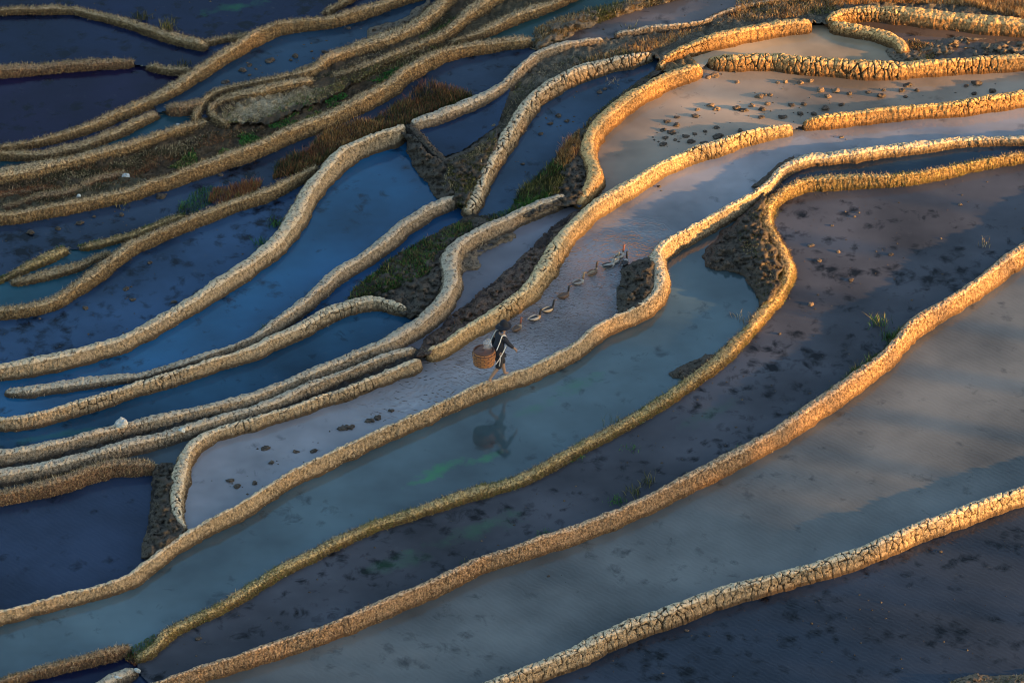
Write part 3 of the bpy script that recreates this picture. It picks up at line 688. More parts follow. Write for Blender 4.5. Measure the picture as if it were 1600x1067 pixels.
for bi, (nm, kd, st, pts, lb) in enumerate(BUNDS): make_bund(bi, nm, kd, st, pts, lb)
# ------------------------------------------------------------------ banks of earth
def inpoly(x, y, P):
    P = np.asarray(P, float); c = np.zeros(np.shape(x), bool); n = len(P)
    for i in range(n):
        x1, y1 = P[i, :2]; x2, y2 = P[i-1, :2]
        if y1 == y2: continue
        c ^= ((y1 > y) != (y2 > y)) & (x < (x2-x1)*(y-y1)/(y2-y1)+x1)
    return c
MOUNDS = []
def mound_height(poly, x, y, p, dome, rough):
    P = np.asarray(poly, float); B = []
    for i in range(len(P)):
        a, b = P[i-1], P[i]; n = max(1, int(math.dist(a[:2], b[:2])/4))
        for k in range(n): B.append(a+(b-a)*k/n)
    B = np.array(B); H = max(.04, B[:, 2].max())
    d2 = (x[:, None]-B[:, 0])**2+(y[:, None]-B[:, 1])**2
    w = 1/(d2+2)**1.5; h = (w*B[:, 2]).sum(1)/w.sum(1)
    d = np.sqrt(d2.min(1))
    h = H*np.clip(h/H, 0, 2)**p + dome*(1-np.exp(-d/9.0))
    ins = inpoly(x, y, P)
    return np.where(ins, h, -.02-d*.03), d, ins
def mound(label, seed, poly, mat='dark_earth', p=.5, dome=.03, rough=1.0, cat='mud bank', st=2.5, obj='earth_bank'):
    z0 = float(LEVEL[region_at(*seed)]) if isinstance(seed, tuple) else seed
    P = np.asarray(poly, float); xs = np.arange(P[:, 0].min()-6, P[:, 0].max()+6, st); ys = np.arange(P[:, 1].min()-6, P[:, 1].max()+6, st)
    gx, gy = np.meshgrid(xs, ys); sh = gx.shape; x, y = gx.ravel(), gy.ravel()
    wx, wy = unproj(x, y, z0)
    h, d, ins = mound_height(poly, x+7*fbm(wx*2.6, wy*2.6, o=3, seed=44), y+5*fbm(wx*2.6, wy*2.6, o=3, seed=45), p, dome, rough)
    f1, f2, cid = worley(wx*6.5+fbm(wx*4, wy*4, seed=2), wy*6.5, 51)
    r = sst(0, 8, d)*ins
    h = h + rough*r*(.06*fbm(wx*3, wy*3, o=3, seed=41)+.07*(.5-f1)+.05*fbm(wx*13, wy*13, o=2, seed=42)+.07*(cid-.5))
    X, Y = unproj(x, y, z0+h); V = np.stack([X, Y, z0+h], 1)
    idx = np.arange(len(x)).reshape(sh); Q = np.stack([idx[1:, :-1], idx[1:, 1:], idx[:-1, 1:], idx[:-1, :-1]], -1).reshape(-1, 4)
    near = (ins | (d < 5)); Q = Q[near[Q].all(1)]
    used = np.unique(Q); rm = np.full(len(x), -1); rm[used] = np.arange(len(used))
    c = P.mean(0); ox, oy = unproj(c[0], c[1], z0)
    o = mesh_np(obj, V[used], rm[Q], mat=M[mat], attrs={'damp': np.clip(.5-h[used]/.12, 0, 1)}, origin=(float(ox), float(oy), z0))
    tag(o, label, cat); MOUNDS.append((poly, z0, p, dome)); return o
M['mid_earth'] = mat_mud('brown_earth', (.19, .145, .10), (.10, .07, .048), (.045, .03, .022))
M['red_earth'] = mat_mud('reddish_earth', (.17, .11, .085), (.10, .055, .042), (.045, .026, .02), straw=.3)
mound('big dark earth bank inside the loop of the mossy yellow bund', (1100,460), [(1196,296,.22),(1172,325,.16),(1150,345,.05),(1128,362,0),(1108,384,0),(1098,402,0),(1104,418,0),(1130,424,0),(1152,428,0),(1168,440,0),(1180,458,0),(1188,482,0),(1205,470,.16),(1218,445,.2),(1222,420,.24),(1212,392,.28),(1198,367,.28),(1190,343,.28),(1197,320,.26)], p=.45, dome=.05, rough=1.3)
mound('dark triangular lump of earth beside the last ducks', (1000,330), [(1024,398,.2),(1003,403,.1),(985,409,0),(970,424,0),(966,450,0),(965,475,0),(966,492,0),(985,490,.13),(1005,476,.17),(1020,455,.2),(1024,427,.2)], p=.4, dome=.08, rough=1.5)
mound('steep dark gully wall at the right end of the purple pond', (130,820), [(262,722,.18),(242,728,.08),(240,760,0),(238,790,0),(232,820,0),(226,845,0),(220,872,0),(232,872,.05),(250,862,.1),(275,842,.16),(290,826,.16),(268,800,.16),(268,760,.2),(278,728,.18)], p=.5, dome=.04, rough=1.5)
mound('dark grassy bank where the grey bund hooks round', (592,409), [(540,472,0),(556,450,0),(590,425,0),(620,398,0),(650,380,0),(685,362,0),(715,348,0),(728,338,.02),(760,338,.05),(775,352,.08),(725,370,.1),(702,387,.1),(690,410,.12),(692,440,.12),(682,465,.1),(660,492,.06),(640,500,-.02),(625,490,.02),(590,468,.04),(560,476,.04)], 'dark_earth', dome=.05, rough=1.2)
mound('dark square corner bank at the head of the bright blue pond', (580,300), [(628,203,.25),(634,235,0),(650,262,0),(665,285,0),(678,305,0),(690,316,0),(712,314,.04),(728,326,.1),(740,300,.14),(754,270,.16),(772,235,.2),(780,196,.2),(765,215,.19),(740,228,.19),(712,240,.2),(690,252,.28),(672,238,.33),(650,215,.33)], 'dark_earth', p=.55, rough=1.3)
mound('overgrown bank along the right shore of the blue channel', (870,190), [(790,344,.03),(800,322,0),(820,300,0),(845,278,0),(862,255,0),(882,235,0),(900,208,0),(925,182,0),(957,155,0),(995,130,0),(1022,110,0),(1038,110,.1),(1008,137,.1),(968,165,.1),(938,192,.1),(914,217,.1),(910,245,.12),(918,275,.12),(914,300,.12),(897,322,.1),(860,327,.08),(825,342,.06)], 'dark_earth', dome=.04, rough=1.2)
mound('reddish brown bank between the mauve pool and the cream bund', (770,400), [(650,560,.04),(662,532,0),(698,500,0),(738,468,0),(773,438,0),(803,412,0),(833,385,0),(862,358,0),(885,337,0),(905,330,.1),(905,350,.1),(882,375,.1),(860,402,.1),(840,430,.1),(812,455,.1),(777,480,.1),(737,507,.1),(702,532,.08),(674,553,.08)], 'red_earth', dome=.03, rough=1.2)
mound('crumbled mud shelf below the bend of the thick grey bund', (770,400), [(712,398,.05),(735,384,.04),(770,370,.04),(800,358,.03),(806,366,0),(788,380,0),(765,392,0),(745,400,0),(750,412,0),(742,424,0),(724,426,0),(712,430,.05)], 'mid_earth', dome=.02)
mound('brown grassy bank between the green pond and the narrow mauve pool', (1000,40), [(830,66,.05),(836,48,.1),(868,30,.16),(930,14,.18),(985,3,.18),(1060,-22,.18),(1130,-30,0),(1070,-4,0),(1010,12,0),(965,26,0),(930,38,0),(900,50,0),(884,62,0),(864,72,.02),(846,84,.02)], 'mid_earth', dome=.10, rough=1.4)
mound('dark log shaped lump of mud against the mossy bund', (1100,460), [(1046,582,0),(1052,591,0),(1068,592,0),(1085,583,.05),(1105,568,.1),(1116,556,.1),(1100,551,0),(1080,561,0),(1056,573,0)], dome=.10, rough=.9, p=.6)
mound('dark crumbled earth at the bend of the walked bund', (1000,330), [(1176,294,.02),(1186,280,0),(1206,264,0),(1224,252,0),(1245,243,.02),(1240,256,.1),(1215,268,.1),(1194,292,.08)], dome=.03)
mound('pale rubble and dry grass cut by the bottom right corner', (1400,950), [(1455,1090,0),(1475,1072,0),(1500,1058,0),(1530,1052,0),(1560,1057,0),(1600,1052,0),(1660,1040,0),(1660,1120,.1),(1455,1120,.1)], 'mid_earth', dome=.10, rough=1.2)
mound('low muddy shoal in the brown field below the arching bund', (1500,75), [(1430,84,0),(1460,62,0),(1500,56,0),(1560,62,0),(1660,66,0),(1660,84,0),(1560,88,0),(1480,88,0)], 'mid_earth', dome=.02, rough=1.2)
mound('small mud shelf at the foot of the hooked bund by the black gap', (1290,75), [(1400,70,.02),(1380,76,0),(1388,92,0),(1402,100,.04),(1425,100,.06),(1450,96,0),(1445,82,0),(1425,74,.05)], 'mid_earth', dome=.03)
mound('grass slip of earth above the straw bund at the top centre', (450,85), [(570,58,0),(580,44,0),(600,34,0),(620,32,0),(640,24,.03),(660,5,.05),(668,-8,.05),(672,10,.05),(650,32,.05),(620,46,.05),(590,60,.03)], 'mid_earth', dome=.05)
mound('low brown mud spit in the clod pond', (450,85), [(450,118,0),(470,104,0),(490,95,0),(510,90,.03),(505,102,.05),(480,116,.05),(455,124,.03)], 'mid_earth', dome=.04)

# ------------------------------------------------------------------ grass and weeds
def mound_z(px, py):
    z = np.array([level_at(a, b) for a, b in zip(px, py)])+.03
    for poly, z0, p, dome in MOUNDS:
        P = np.asarray(poly); m = inpoly(px, py, P)
        if m.any():
            h, d, ins = mound_height(poly, px[m], py[m], p, dome, 0); z[m] = z0+h
    return z
def grass(name, poly, n, h0, h1, mats, patch=0.0, w=.011, lean=.35, up=1.0, dz=0.0):
    P = np.asarray(poly, float); x = rng.uniform(P[:, 0].min(), P[:, 0].max(), n*5); y = rng.uniform(P[:, 1].min(), P[:, 1].max(), n*5)
    m = inpoly(x, y, P); x, y = x[m], y[m]
    if patch:
        wx, wy = unproj(x, y, 0); k = fbm(wx*1.8, wy*1.8, o=3, seed=61) > (patch-1)*.35; x, y = x[k], y[k]
    x, y = x[:n], y[:n]; z = mound_z(x, y)+dz; X, Y = unproj(x, y, z); B = np.stack([X, Y, z-.02], 1)
    # clumped lengths
    cl = .55+.6*np.clip(fbm(X*3.1, Y*3.1, o=2, seed=62)+.4, 0, 1); L = rng.uniform(h0, h1, len(x))*cl
    sel = fbm(X*1.3, Y*1.3, o=2, seed=63)*1.2+rng.normal(0, .35, len(x)); q = np.clip(((sel+.9)/1.8*len(mats)).astype(int), 0, len(mats)-1)
    for i, mn in enumerate(mats):
        s = q == i
        if s.any(): tag(blades(name, B[s], np.tile([0, 0, up], (s.sum(), 1)), L[s], rng.uniform(w*.6, w*1.3, s.sum()), M[mn], None, lean=lean, droop=.5), kind='stuff')
G1 = [(425,280),(440,252),(480,237),(500,214),(540,197),(570,192),(600,177),(620,162),(650,157),(690,142),(745,150),(700,166),(655,186),(630,198),(590,212),(545,228),(515,250),(490,264)]
grass('dry_grass', G1, 12000, .06, .26, ['bl_dark','bl_red','bl_brown','bl_olive','bl_dark','bl_red','bl_brown'], patch=0, lean=.22)
grass('dry_grass', [(628,166),(655,132),(690,130),(740,148),(700,165),(655,185)], 1800, .14, .32, ['bl_red','bl_dark','bl_brown','bl_red'], lean=.2)
grass('dry_grass', [(495,222),(520,195),(560,190),(600,190),(590,208),(530,236)], 1500, .15, .28, ['bl_red','bl_orange'], lean=.2)
grass('dry_grass', [(425,280),(432,255),(460,240),(490,235),(500,248),(470,270)], 1300, .12, .3, ['bl_dark','bl_red'], lean=.3)
G2 = [(262,262),(300,236),(360,214),(420,196),(480,170),(540,143),(600,114),(640,97),(665,92),(640,110),(600,132),(540,165),(480,192),(420,218),(350,240),(290,264)]
grass('grass', G2, 11000, .04, .11, ['bl_green','bl_green','bl_olive'], patch=.8, w=.028, lean=.7, dz=.05)
grass('grass', [(410,186),(460,150),(520,130),(600,104),(640,96),(560,130),(480,165)], 3200, .03, .10, ['bl_olive','bl_straw','bl_green'], patch=1.0, lean=.7, dz=.05)
grass('dry_grass', [(20,300),(100,262),(200,244),(300,214),(330,205),(420,200),(330,226),(240,262),(200,285),(60,318)], 9000, .04, .11, ['bl_straw','bl_dark','bl_red'], lean=.7, dz=.05)
grass('dry_grass', [(470,130),(560,92),(640,50),(690,20),(730,0),(760,0),(700,55),(640,78),(560,108)], 5000, .03, .08, ['bl_dark','bl_straw'], patch=1.0, lean=.8, dz=.06)
grass('grass', [(650,58),(690,40),(735,12),(745,8),(700,48),(680,60)], 900, .04, .09, ['bl_green','bl_olive'], lean=.6, dz=.06)
grass('grass', [(542,470),(556,448),(590,423),(620,398),(650,381),(690,363),(735,345),(750,352),(705,380),(680,398),(672,425),(640,440),(600,458)], 9000, .06, .19, ['bl_dark','bl_green','bl_olive','bl_brown','bl_green','bl_dark'], w=.02, lean=.6)
grass('grass', [(728,348),(760,336),(800,325),(840,312),(872,300),(872,312),(820,328),(780,348),(740,366)], 1800, .04, .12, ['bl_green','bl_olive','bl_dark'], w=.014, lean=.6)
grass('grass', [(795,334),(812,302),(842,276),(862,256),(884,268),(872,302),(840,318),(810,334)], 3600, .10, .30, ['bl_green','bl_dark','bl_dark','bl_olive'], w=.018, lean=.5)
grass('dry_grass', [(862,258),(872,240),(886,222),(906,206),(908,228),(897,250),(884,264)], 1700, .12, .30, ['bl_dark','bl_orange','bl_red'], lean=.3)
grass('dry_grass', [(890,222),(925,182),(957,155),(995,130),(1020,112),(1014,124),(968,160),(938,187),(912,218)], 2600, .05, .14, ['bl_olive','bl_dark','bl_orange'], lean=.4)
grass('dry_grass', [(830,70),(836,46),(870,28),(930,12),(985,0),(1060,-22),(1130,-30),(1070,-2),(1010,12),(965,26),(930,38),(900,50),(884,62),(864,72),(846,86)], 7000, .06, .18, ['bl_olive','bl_dark','bl_straw','bl_orange'], lean=.45)
G6 = [(1150,0),(1280,-18),(1500,-24),(1660,-4),(1660,32),(1560,16),(1450,6),(1340,2),(1292,22),(1200,30),(1130,38),(1080,52),(1040,72),(1000,84),(950,92),(890,104),(930,88),(1000,66),(1060,52),(1110,44),(1150,20)]
grass('dry_grass', G6, 14000, .06, .20, ['bl_olive','bl_dark','bl_straw','bl_orange','bl_orange'], lean=.4, dz=.04)
grass('dry_grass', [(1280,-4),(1500,-10),(1600,4),(1640,20),(1600,30),(1500,8),(1400,4),(1300,10)], 5200, .14, .30, ['bl_orange','bl_straw','bl_orange'], lean=.3, dz=.04)
grass('dry_grass', [(776,214),(786,180),(796,160),(806,132),(850,104),(900,88),(930,92),(870,122),(830,152),(812,190),(790,222),(745,246),(700,262),(700,252),(740,234)], 4200, .03, .10, ['bl_olive','bl_dark','bl_straw'], lean=.6, dz=.05)
grass('dry_grass', [(690,300),(700,262),(740,236),(775,205),(765,250),(742,300),(730,330),(705,320)], 5200, .05, .16, ['bl_dark','bl_olive','bl_dark','bl_straw'], lean=.6)
grass('grass', [(268,346),(282,320),(300,300),(325,290),(352,296),(330,318),(300,336)], 1100, .06, .16, ['bl_green','bl_dark'], lean=.4)
grass('dry_grass', [(325,315),(335,295),(372,288),(410,282),(404,298),(372,314),(345,322)], 1600, .12, .24, ['bl_red','bl_red','bl_olive'], lean=.2)
grass('dry_grass', [(655,556),(664,532),(700,502),(738,470),(773,440),(803,414),(833,387),(862,360),(880,345),(884,362),(850,405),(800,450),(740,492),(700,522)], 3000, .03, .10, ['bl_red','bl_dark','bl_straw'], lean=.7)
grass('dry_grass', [(1440,82),(1410,72),(1420,60),(1455,70),(1470,84),(1450,94),(1425,96)], 1200, .05, .14, ['bl_olive','bl_orange','bl_dark'], lean=.4)
grass('dry_grass', [(1200,296),(1220,330),(1200,360),(1222,400),(1215,440),(1190,478),(1176,455),(1180,420),(1160,390),(1150,360),(1170,330)], 2200, .03, .09, ['bl_dark','bl_olive','bl_straw'], lean=.6)
grass('dry_grass', [(195,1030),(205,1010),(240,990),(248,996),(225,1020),(212,1040)], 900, .05, .12, ['bl_green','bl_olive','bl_red'], lean=.4)
grass('dry_grass', [(1470,1072),(1500,1058),(1530,1054),(1560,1059),(1600,1053),(1600,1075),(1470,1080)], 900, .04, .12, ['bl_straw','bl_olive'], lean=.6)
def fringe(nm, x0, x1, side, n, h0, h1, mats, w=.011, out=.5, lean=.45):
    """grass standing along one foot of a bund between two places"""
    x, y, zt, nx, ny, W, zl, zr = BTOP[nm]; px, py = proj(x, y, zt)
    ok = np.where((px > min(x0, x1)) & (px < max(x0, x1)))[0]
    if len(ok) == 0: return
    i = rng.choice(ok, n); den = fbm(x[i]*1.6, y[i]*1.6, o=2, seed=71) > -.15; i = i[den]
    sg = np.where(ny[i]*side > 0, 1, -1)       # side +1: the far foot
    r = W[i]*rng.uniform(out-.12, out+.14, len(i)); z = np.where(sg > 0, zl[i], zr[i])+.02
    B = np.stack([x[i]+nx[i]*r*sg, y[i]+ny[i]*r*sg, z], 1); q = rng.integers(0, len(mats), len(i))
    for k, mn in enumerate(mats):
        s = q == k
        if s.any(): tag(blades('grass', B[s], np.tile([0, 0, 1.], (s.sum(), 1)), rng.uniform(h0, h1, s.sum())*(.6+.7*(fbm(B[s][:, 0]*2.5, B[s][:, 1]*2.5, seed=72)+.4)), rng.uniform(w*.6, w*1.2, s.sum()), M[mn], None, lean=lean), kind='stuff')
for a in [('b29',1340,1420,1,1500,.12,.26,['bl_dark','bl_olive','bl_green']),('b29',1150,1345,1,2600,.08,.18,['bl_olive','bl_dark','bl_green','bl_straw']),
          ('b29',1510,1590,1,700,.06,.16,['bl_dark','bl_green']),('b29',640,760,1,1200,.07,.16,['bl_red','bl_olive','bl_dark']),('b29',400,640,1,1800,.07,.16,['bl_olive','bl_straw','bl_red']),
          ('b29',800,1050,1,700,.05,.13,['bl_olive','bl_green']),('b26',260,1160,1,4200,.05,.13,['bl_olive','bl_straw','bl_olive']),('b26',1200,1600,1,2200,.05,.12,['bl_orange','bl_olive']),
          ('b30',840,960,1,600,.05,.14,['bl_olive','bl_straw']),('b30',1120,1180,1,300,.04,.10,['bl_straw','bl_dark']),('b19',410,470,1,700,.08,.18,['bl_olive','bl_green','bl_straw']),
          ('b19',480,680,1,600,.04,.10,['bl_olive','bl_green']),('b15',300,420,1,700,.05,.12,['bl_olive','bl_green']),('b27',-20,210,1,2200,.06,.14,['bl_red','bl_olive','bl_dark']),
          ('b14',110,300,1,1200,.04,.10,['bl_olive','bl_green']),('b16',0,110,1,700,.04,.10,['bl_olive','bl_green']),('b5',450,620,1,500,.04,.10,['bl_straw']),('b25',1000,1250,1,600,.03,.08,['bl_olive'])]: fringe(*a)
for a in [('b26',260,1600,-1,2600,.03,.08,['bl_olive','bl_straw','bl_green']),('b8',0,320,-1,3600,.06,.14,['bl_straw','bl_dark','bl_straw']),('b11',0,800,-1,2500,.03,.08,['bl_straw','bl_dark']),('b21',560,880,-1,900,.03,.09,['bl_straw','bl_dark']),('b38',700,1020,-1,2200,.03,.09,['bl_dark','bl_olive','bl_straw']),('b36',1290,1620,-1,1500,.04,.10,['bl_orange','bl_straw','bl_dark'])]: fringe(*a, out=.42, lean=.8)

# weeds that can be told apart
def tuft(px, py, n, h, mats, label, name='weed_tuft', spread=.10, w=.012, lean=.3, z=None):
    z = float(mound_z(np.array([float(px)]), np.array([float(py)]))[0])-.02 if z is None else z
    x, y = unproj(px, py, z); e = bpy.data.objects.new(name, None); COL.objects.link(e); e.location = (float(x), float(y), z)
    tag(e, label, 'plant')
    for k, mn in enumerate(mats):
        m = n//len(mats); B = np.stack([rng.normal(0, spread, m), rng.normal(0, spread, m), np.zeros(m)], 1)+np.array([float(x), float(y), z])
        o = blades('leaves', B, np.tile([0, 0, 1.], (m, 1)), rng.uniform(h*.45, h, m), rng.uniform(w*.6, w*1.3, m), M[mn], e, kind=None, origin=(float(x), float(y), z), lean=lean, droop=.4)
for a in [
 (262,46,120,.42,['bl_dark','bl_olive'],'dark reedy weed at the top left standing in water beyond the curved bund'),
 (222,30,70,.3,['bl_dark'],'fainter dark weed left of the tall reedy one at the top left'),
 (287,104,60,.26,['bl_dark'],'thin dark weed behind the stub bund near the dark ponds'),
 (431,352,110,.22,['bl_green','bl_dark'],'upper of two bushy green plants on the left shore of the wide pale bund'),
 (409,380,80,.16,['bl_green'],'lower of two bushy green plants on the left shore of the wide pale bund'),
 (1374,508,60,.42,['bl_olive','bl_green'],'tall yellow green weed standing beyond the orange bund'),
 (1390,528,150,.2,['bl_dark','bl_green'],'low dark green plant under the tall yellow green weed'),
 (989,772,40,.34,['bl_olive','bl_dark'],'left clump of tall thin stems beyond the pink bund'),
 (1012,755,40,.34,['bl_olive','bl_dark'],'right clump of tall thin stems beyond the pink bund'),
 (962,660,24,.36,['bl_olive'],'single tall pale stem behind the mossy bund'),
 (896,714,90,.14,['bl_green'],'small green plant on the lower foot of the mossy bund'),
 (963,783,90,.12,['bl_green'],'bright green tuft beyond the pink bund near the stems'),
 (1163,500,30,.24,['bl_straw'],'bare whitish twigs at the inside of the mossy loop'),
 (985,702,30,.12,['bl_green'],'tiny green sprout in the weedy pond below the mossy bund'),
 (733,882,70,.12,['bl_green','bl_olive'],'low green tuft behind the pink bund left of centre'),
 (1540,382,30,.22,['bl_straw'],'pale dry sprig in the brown pond near the right bund'),
 (985,45,30,.22,['bl_olive','bl_straw'],'small yellow plant at the edge of the narrow mauve pool'),
 (958,130,30,.16,['bl_straw'],'pale sprig in the upper end of the blue channel'),
 (852,834,60,.10,['bl_green'],'green patch behind the pink bund in the middle of its length'),
 (190,322,24,.14,['bl_olive'],'thin olive weed in the long weedy pond'),
]: tuft(*a)

# ------------------------------------------------------------------ clods and stones
def clod_mesh(seed, flat=.55, rough=.35):
    bm = bmesh.new(); bmesh.ops.create_icosphere(bm, subdivisions=3, radius=.5)
    V = np.array([v.co[:] for v in bm.verts]); f = 1+rough*fbm(V[:, 0]*3+seed*9, V[:, 1]*3, V[:, 2]*3, o=3, seed=81)*1.3
    V = V*f[:, None]; V[:, 2] *= flat
    for v, c in zip(bm.verts, V): v.co = c
    me = bpy.data.meshes.new('mud_clod'); bm.to_mesh(me); bm.free()
    for p in me.polygons: p.use_smooth = True
    return me
def mat_clod(name, a, b):
    t = NT(name); P = t.pos(); n1 = t.noise(P, 14, 5, .7)
    return t.surf(t.mix(t.ramp(n1, [(.35, 0.), (.65, 1.)]), a, b), .85, n1, .9, .03, Specular_IOR_Level=.3)
M['clod'] = mat_clod('clod_mud', (.03, .023, .018), (.11, .08, .055))
M['clod_pale'] = mat_clod('pale_clod_mud', (.09, .06, .038), (.24, .16, .095))
M['stone'] = mat_clod('pale_stone', (.30, .30, .27), (.55, .56, .52))
protos = {}
for mn, sd in (('clod', 0), ('clod_pale', 10)):
    protos[mn] = []
    for i in range(6):
        me = clod_mesh(i+sd, .5+.06*i, .75); me.materials.append(M[mn]); protos[mn].append(me)
ORD = ['first','second','third','fourth','fifth','sixth','seventh','eighth','ninth','tenth','eleventh','twelfth','thirteenth','fourteenth','fifteenth','sixteenth','seventeenth','eighteenth','nineteenth','twentieth']
def ordw(i):
    if i < 20: return ORD[i]
    tens = {2:'twenty',3:'thirty',4:'forty',5:'fifty',6:'sixty'}; t_, u_ = divmod(i+1, 10)
    return {2:'twentieth',3:'thirtieth',4:'fortieth',5:'fiftieth',6:'sixtieth'}[t_] if u_ == 0 else tens[t_]+'-'+ORD[u_-1]
CL = {
 'the big beige pond': [(1110,165,16,1),(1120,171,14,1),(1090,172,10,1),(1057,184,10,0),(1087,182,16,0),(1042,191,12,0),(1057,196,16,0),(1036,204,12,0),(1050,208,18,0),(1040,216,14,0),(1055,219,9,0),(1036,226,16,0),(1071,214,12,0),(1086,210,10,0),(1102,206,10,0),(1080,222,16,0),(1100,225,13,0),(1122,214,20,0),(1120,200,12,0),(1152,129,10,1),(1157,205,14,0),(1152,170,18,0),(1162,173,16,0),(1186,151,18,1),(1196,149,10,1),(1175,166,12,1),(1190,172,14,0),(1190,184,12,0),(1199,163,12,1),(1282,142,16,1),(1306,143,16,1),(1294,151,15,1),(1250,130,14,1),(1267,127,12,1),(1215,130,8,1),(1227,129,10,1),(1237,165,14,0),(1255,164,12,0),(1222,184,14,0),(1251,179,14,0),(1272,179,14,0),(1290,170,20,0),(1315,164,12,0),(1327,147,12,0),(1356,145,10,0),(1377,150,18,0),(1380,142,8,0),(1409,142,14,0),(1418,134,16,0),(1432,142,10,0),(1415,152,10,0),(1527,131,20,0),(1510,135,10,0),(1550,144,14,0),(1522,147,12,0),(1203,149,10,1),(1116,119,20,1),(1106,122,12,1)],
 'the duck pond': [(1030,292,8,0),(1315,215,9,1),(540,669,18,0),(549,668,16,0),(532,670,12,0),(578,658,15,0),(590,653,15,0),(612,642,11,0),(415,701,14,0),(462,706,10,0),(490,705,12,0),(424,723,11,0),(360,751,15,0),(371,760,13,0),(398,755,12,0),(762,531,8,0)],
 'the upper left blue pond': [(378,111,16,0),(390,103,10,0),(352,129,14,0),(422,96,18,0),(461,89,14,0),(454,95,8,0),(507,82,12,0),(487,81,6,0),(545,45,10,0),(390,118,7,0)],
 'the long weedy pond': [(125,349,16,0),(90,358,12,0),(47,364,15,0),(147,339,9,0),(250,309,18,0),(190,336,12,0),(345,274,12,0),(258,305,9,0)],
 'the middle left blue pond': [(234,411,10,0),(197,452,12,0),(134,482,12,0),(207,469,10,0),(272,472,10,0)],
 'the blue channel': [(872,182,13,0),(860,194,12,0),(886,190,12,0),(845,210,10,0),(817,257,8,0),(937,145,12,0),(945,140,9,0)],
 'the brown pond': [(1267,384,14,1),(1300,353,7,1),(1310,394,8,1),(1280,408,9,1),(1267,476,11,1),(1330,438,10,0),(1392,398,10,0),(1335,339,6,1),(1500,320,8,1),(1342,333,5,1),(1218,522,7,0)],
 'the weedy water at the bottom': [(310,998,10,0),(1073,985,8,0),(1470,862,7,0),(857,900,5,0),(1268,974,5,0)],
}
for where, L in CL.items():
    L = sorted(L)
    for i, (px, py, sz, pale) in enumerate(L):
        z = level_at(px, py); x, y = unproj(px, py, z); s = sz/70.0*.74
        mn = 'clod_pale' if pale else 'clod'
        o = bpy.data.objects.new('mud_clod', protos[mn][(i*5+px) % 6]); COL.objects.link(o)
        o.location = (float(x), float(y), z+.01); a = .75+.5*random.random()
        o.scale = (s*(.85+.25*a), s*.95, s*random.uniform(.6, 1.0)); o.rotation_euler = (random.uniform(-.15, .15), random.uniform(-.15, .15), random.uniform(-.3, .9))
        sw = 'large ' if sz >= 16 else ('small ' if sz <= 9 else '')
        tag(o, f"{sw}{'orange brown' if pale else 'dark'} mud clod in {where}, {ordw(i)} from left", 'mud clod', 'mud clods poking out of '+where)
# crumbs of mud too small to pick apart
def crumbs(pts, sz, mat, seed):
    T = np.array([(1,0,0),(0,1,0),(-1,0,0),(0,-1,0),(0,0,.7)], float); V = []; Tr = []
    for (px, py), s_ in zip(pts, sz):
        z = level_at(px, py); x, y = unproj(px, py, z); n = len(V); r = s_/70.0/2
        for q in T: V.append((float(x)+q[0]*r*random.uniform(.5, 1.5), float(y)+q[1]*r*random.uniform(.5, 1.3), z-.004+q[2]*r*random.uniform(.5, 1.4)))
        Tr += [(n, n+1, n+4), (n+1, n+2, n+4), (n+2, n+3, n+4), (n+3, n, n+4)]
    tag(mesh_np('mud_crumbs', V, None, Tr, mat=M[mat], smooth=False), kind='stuff')
def isw(px, py, names):
    k = region_at(px, py); return k >= 0 and REG.get(k, ('',))[0] in names
pts = []
for where, L in CL.items():
    for (px, py, sz, pale) in L:
        for q in range(3):
            a = (px+random.gauss(0, 13), py+random.gauss(0, 6)); k0, k1 = region_at(px, py), region_at(*a)
            if k0 == k1 and k0 >= 0: pts.append(a)
WEEDY = ('long weedy pond', 'brown pond', 'clod pond', 'left blue pond', 'blue channel', 'top pond', 'near pond', 'top mauve pool')
tries = 0
while len(pts) < 900 and tries < 20000:
    a = (random.uniform(0, 1600), random.uniform(0, 1067)); tries += 1
    if isw(a[0], a[1], WEEDY) and random.random() < .5: pts.append(a)
crumbs(pts, [random.uniform(1.5, 6.0)*random.random()+1.2 for _ in pts], 'clod', 5)
def stone(px, py, sz, z, label, seed, flat=.8):
    me = clod_mesh(seed, flat, .5); me.materials.append(M['stone'])
    for p in me.polygons: p.use_smooth = False
    o = bpy.data.objects.new('stone', me); COL.objects.link(o); x, y = unproj(px, py, z); o.location = (float(x), float(y), z)
    s = sz/70; o.scale = (s, s, s); o.rotation_euler = (.3, .5, seed); tag(o, label, 'stone')
def top_z(nm, px_, py_):
    x, y, zt, *r = BTOP[nm]; a, b = proj(x, y, zt); return float(zt[np.argmin((a-px_)**2+(b-py_)**2)])
stone(190,661,17, top_z('b21',190,661)+.04, 'white angular stone on top of the thick grey bund', 31, 1.0)
stone(284,671,10, top_z('b22',284,671)+.02, 'small grey white stone wedged on the dull grey bund', 32)
stone(278,196,8, level_at(278,196)+.02, 'small pale stone in the small teal pond', 33)
stone(223,102,7, level_at(223,108)+.02, 'pale flat stone in the gap between the two darkest ponds', 34, .5)
stone(123,306,7, level_at(123,306)+.12, 'small white stone on the twisted bund at the left', 36)
stone(197,276,13, level_at(197,276)+.08, 'large pale stone at the top end of the twisted bund', 37, .6)
stone(215,1047,9, level_at(215,1046)+.12, 'bluish flat stone on the broken lump at the bottom left', 39, .6)
stone(184,1058,11, level_at(184,1058)+.16, 'pale flat stone on top of the broken lump at the bottom left', 40, .5)
grass('dry_grass', [(350,192),(345,168),(362,158),(410,150),(470,138),(500,132),(480,150),(430,172),(400,190)], 2600, .03, .08, ['bl_straw','bl_straw','bl_olive'], w=.014, lean=.9, dz=.05)
grass('dry_grass', G1, 3000, .05, .12, ['bl_olive','bl_green'], patch=.2, lean=.5)
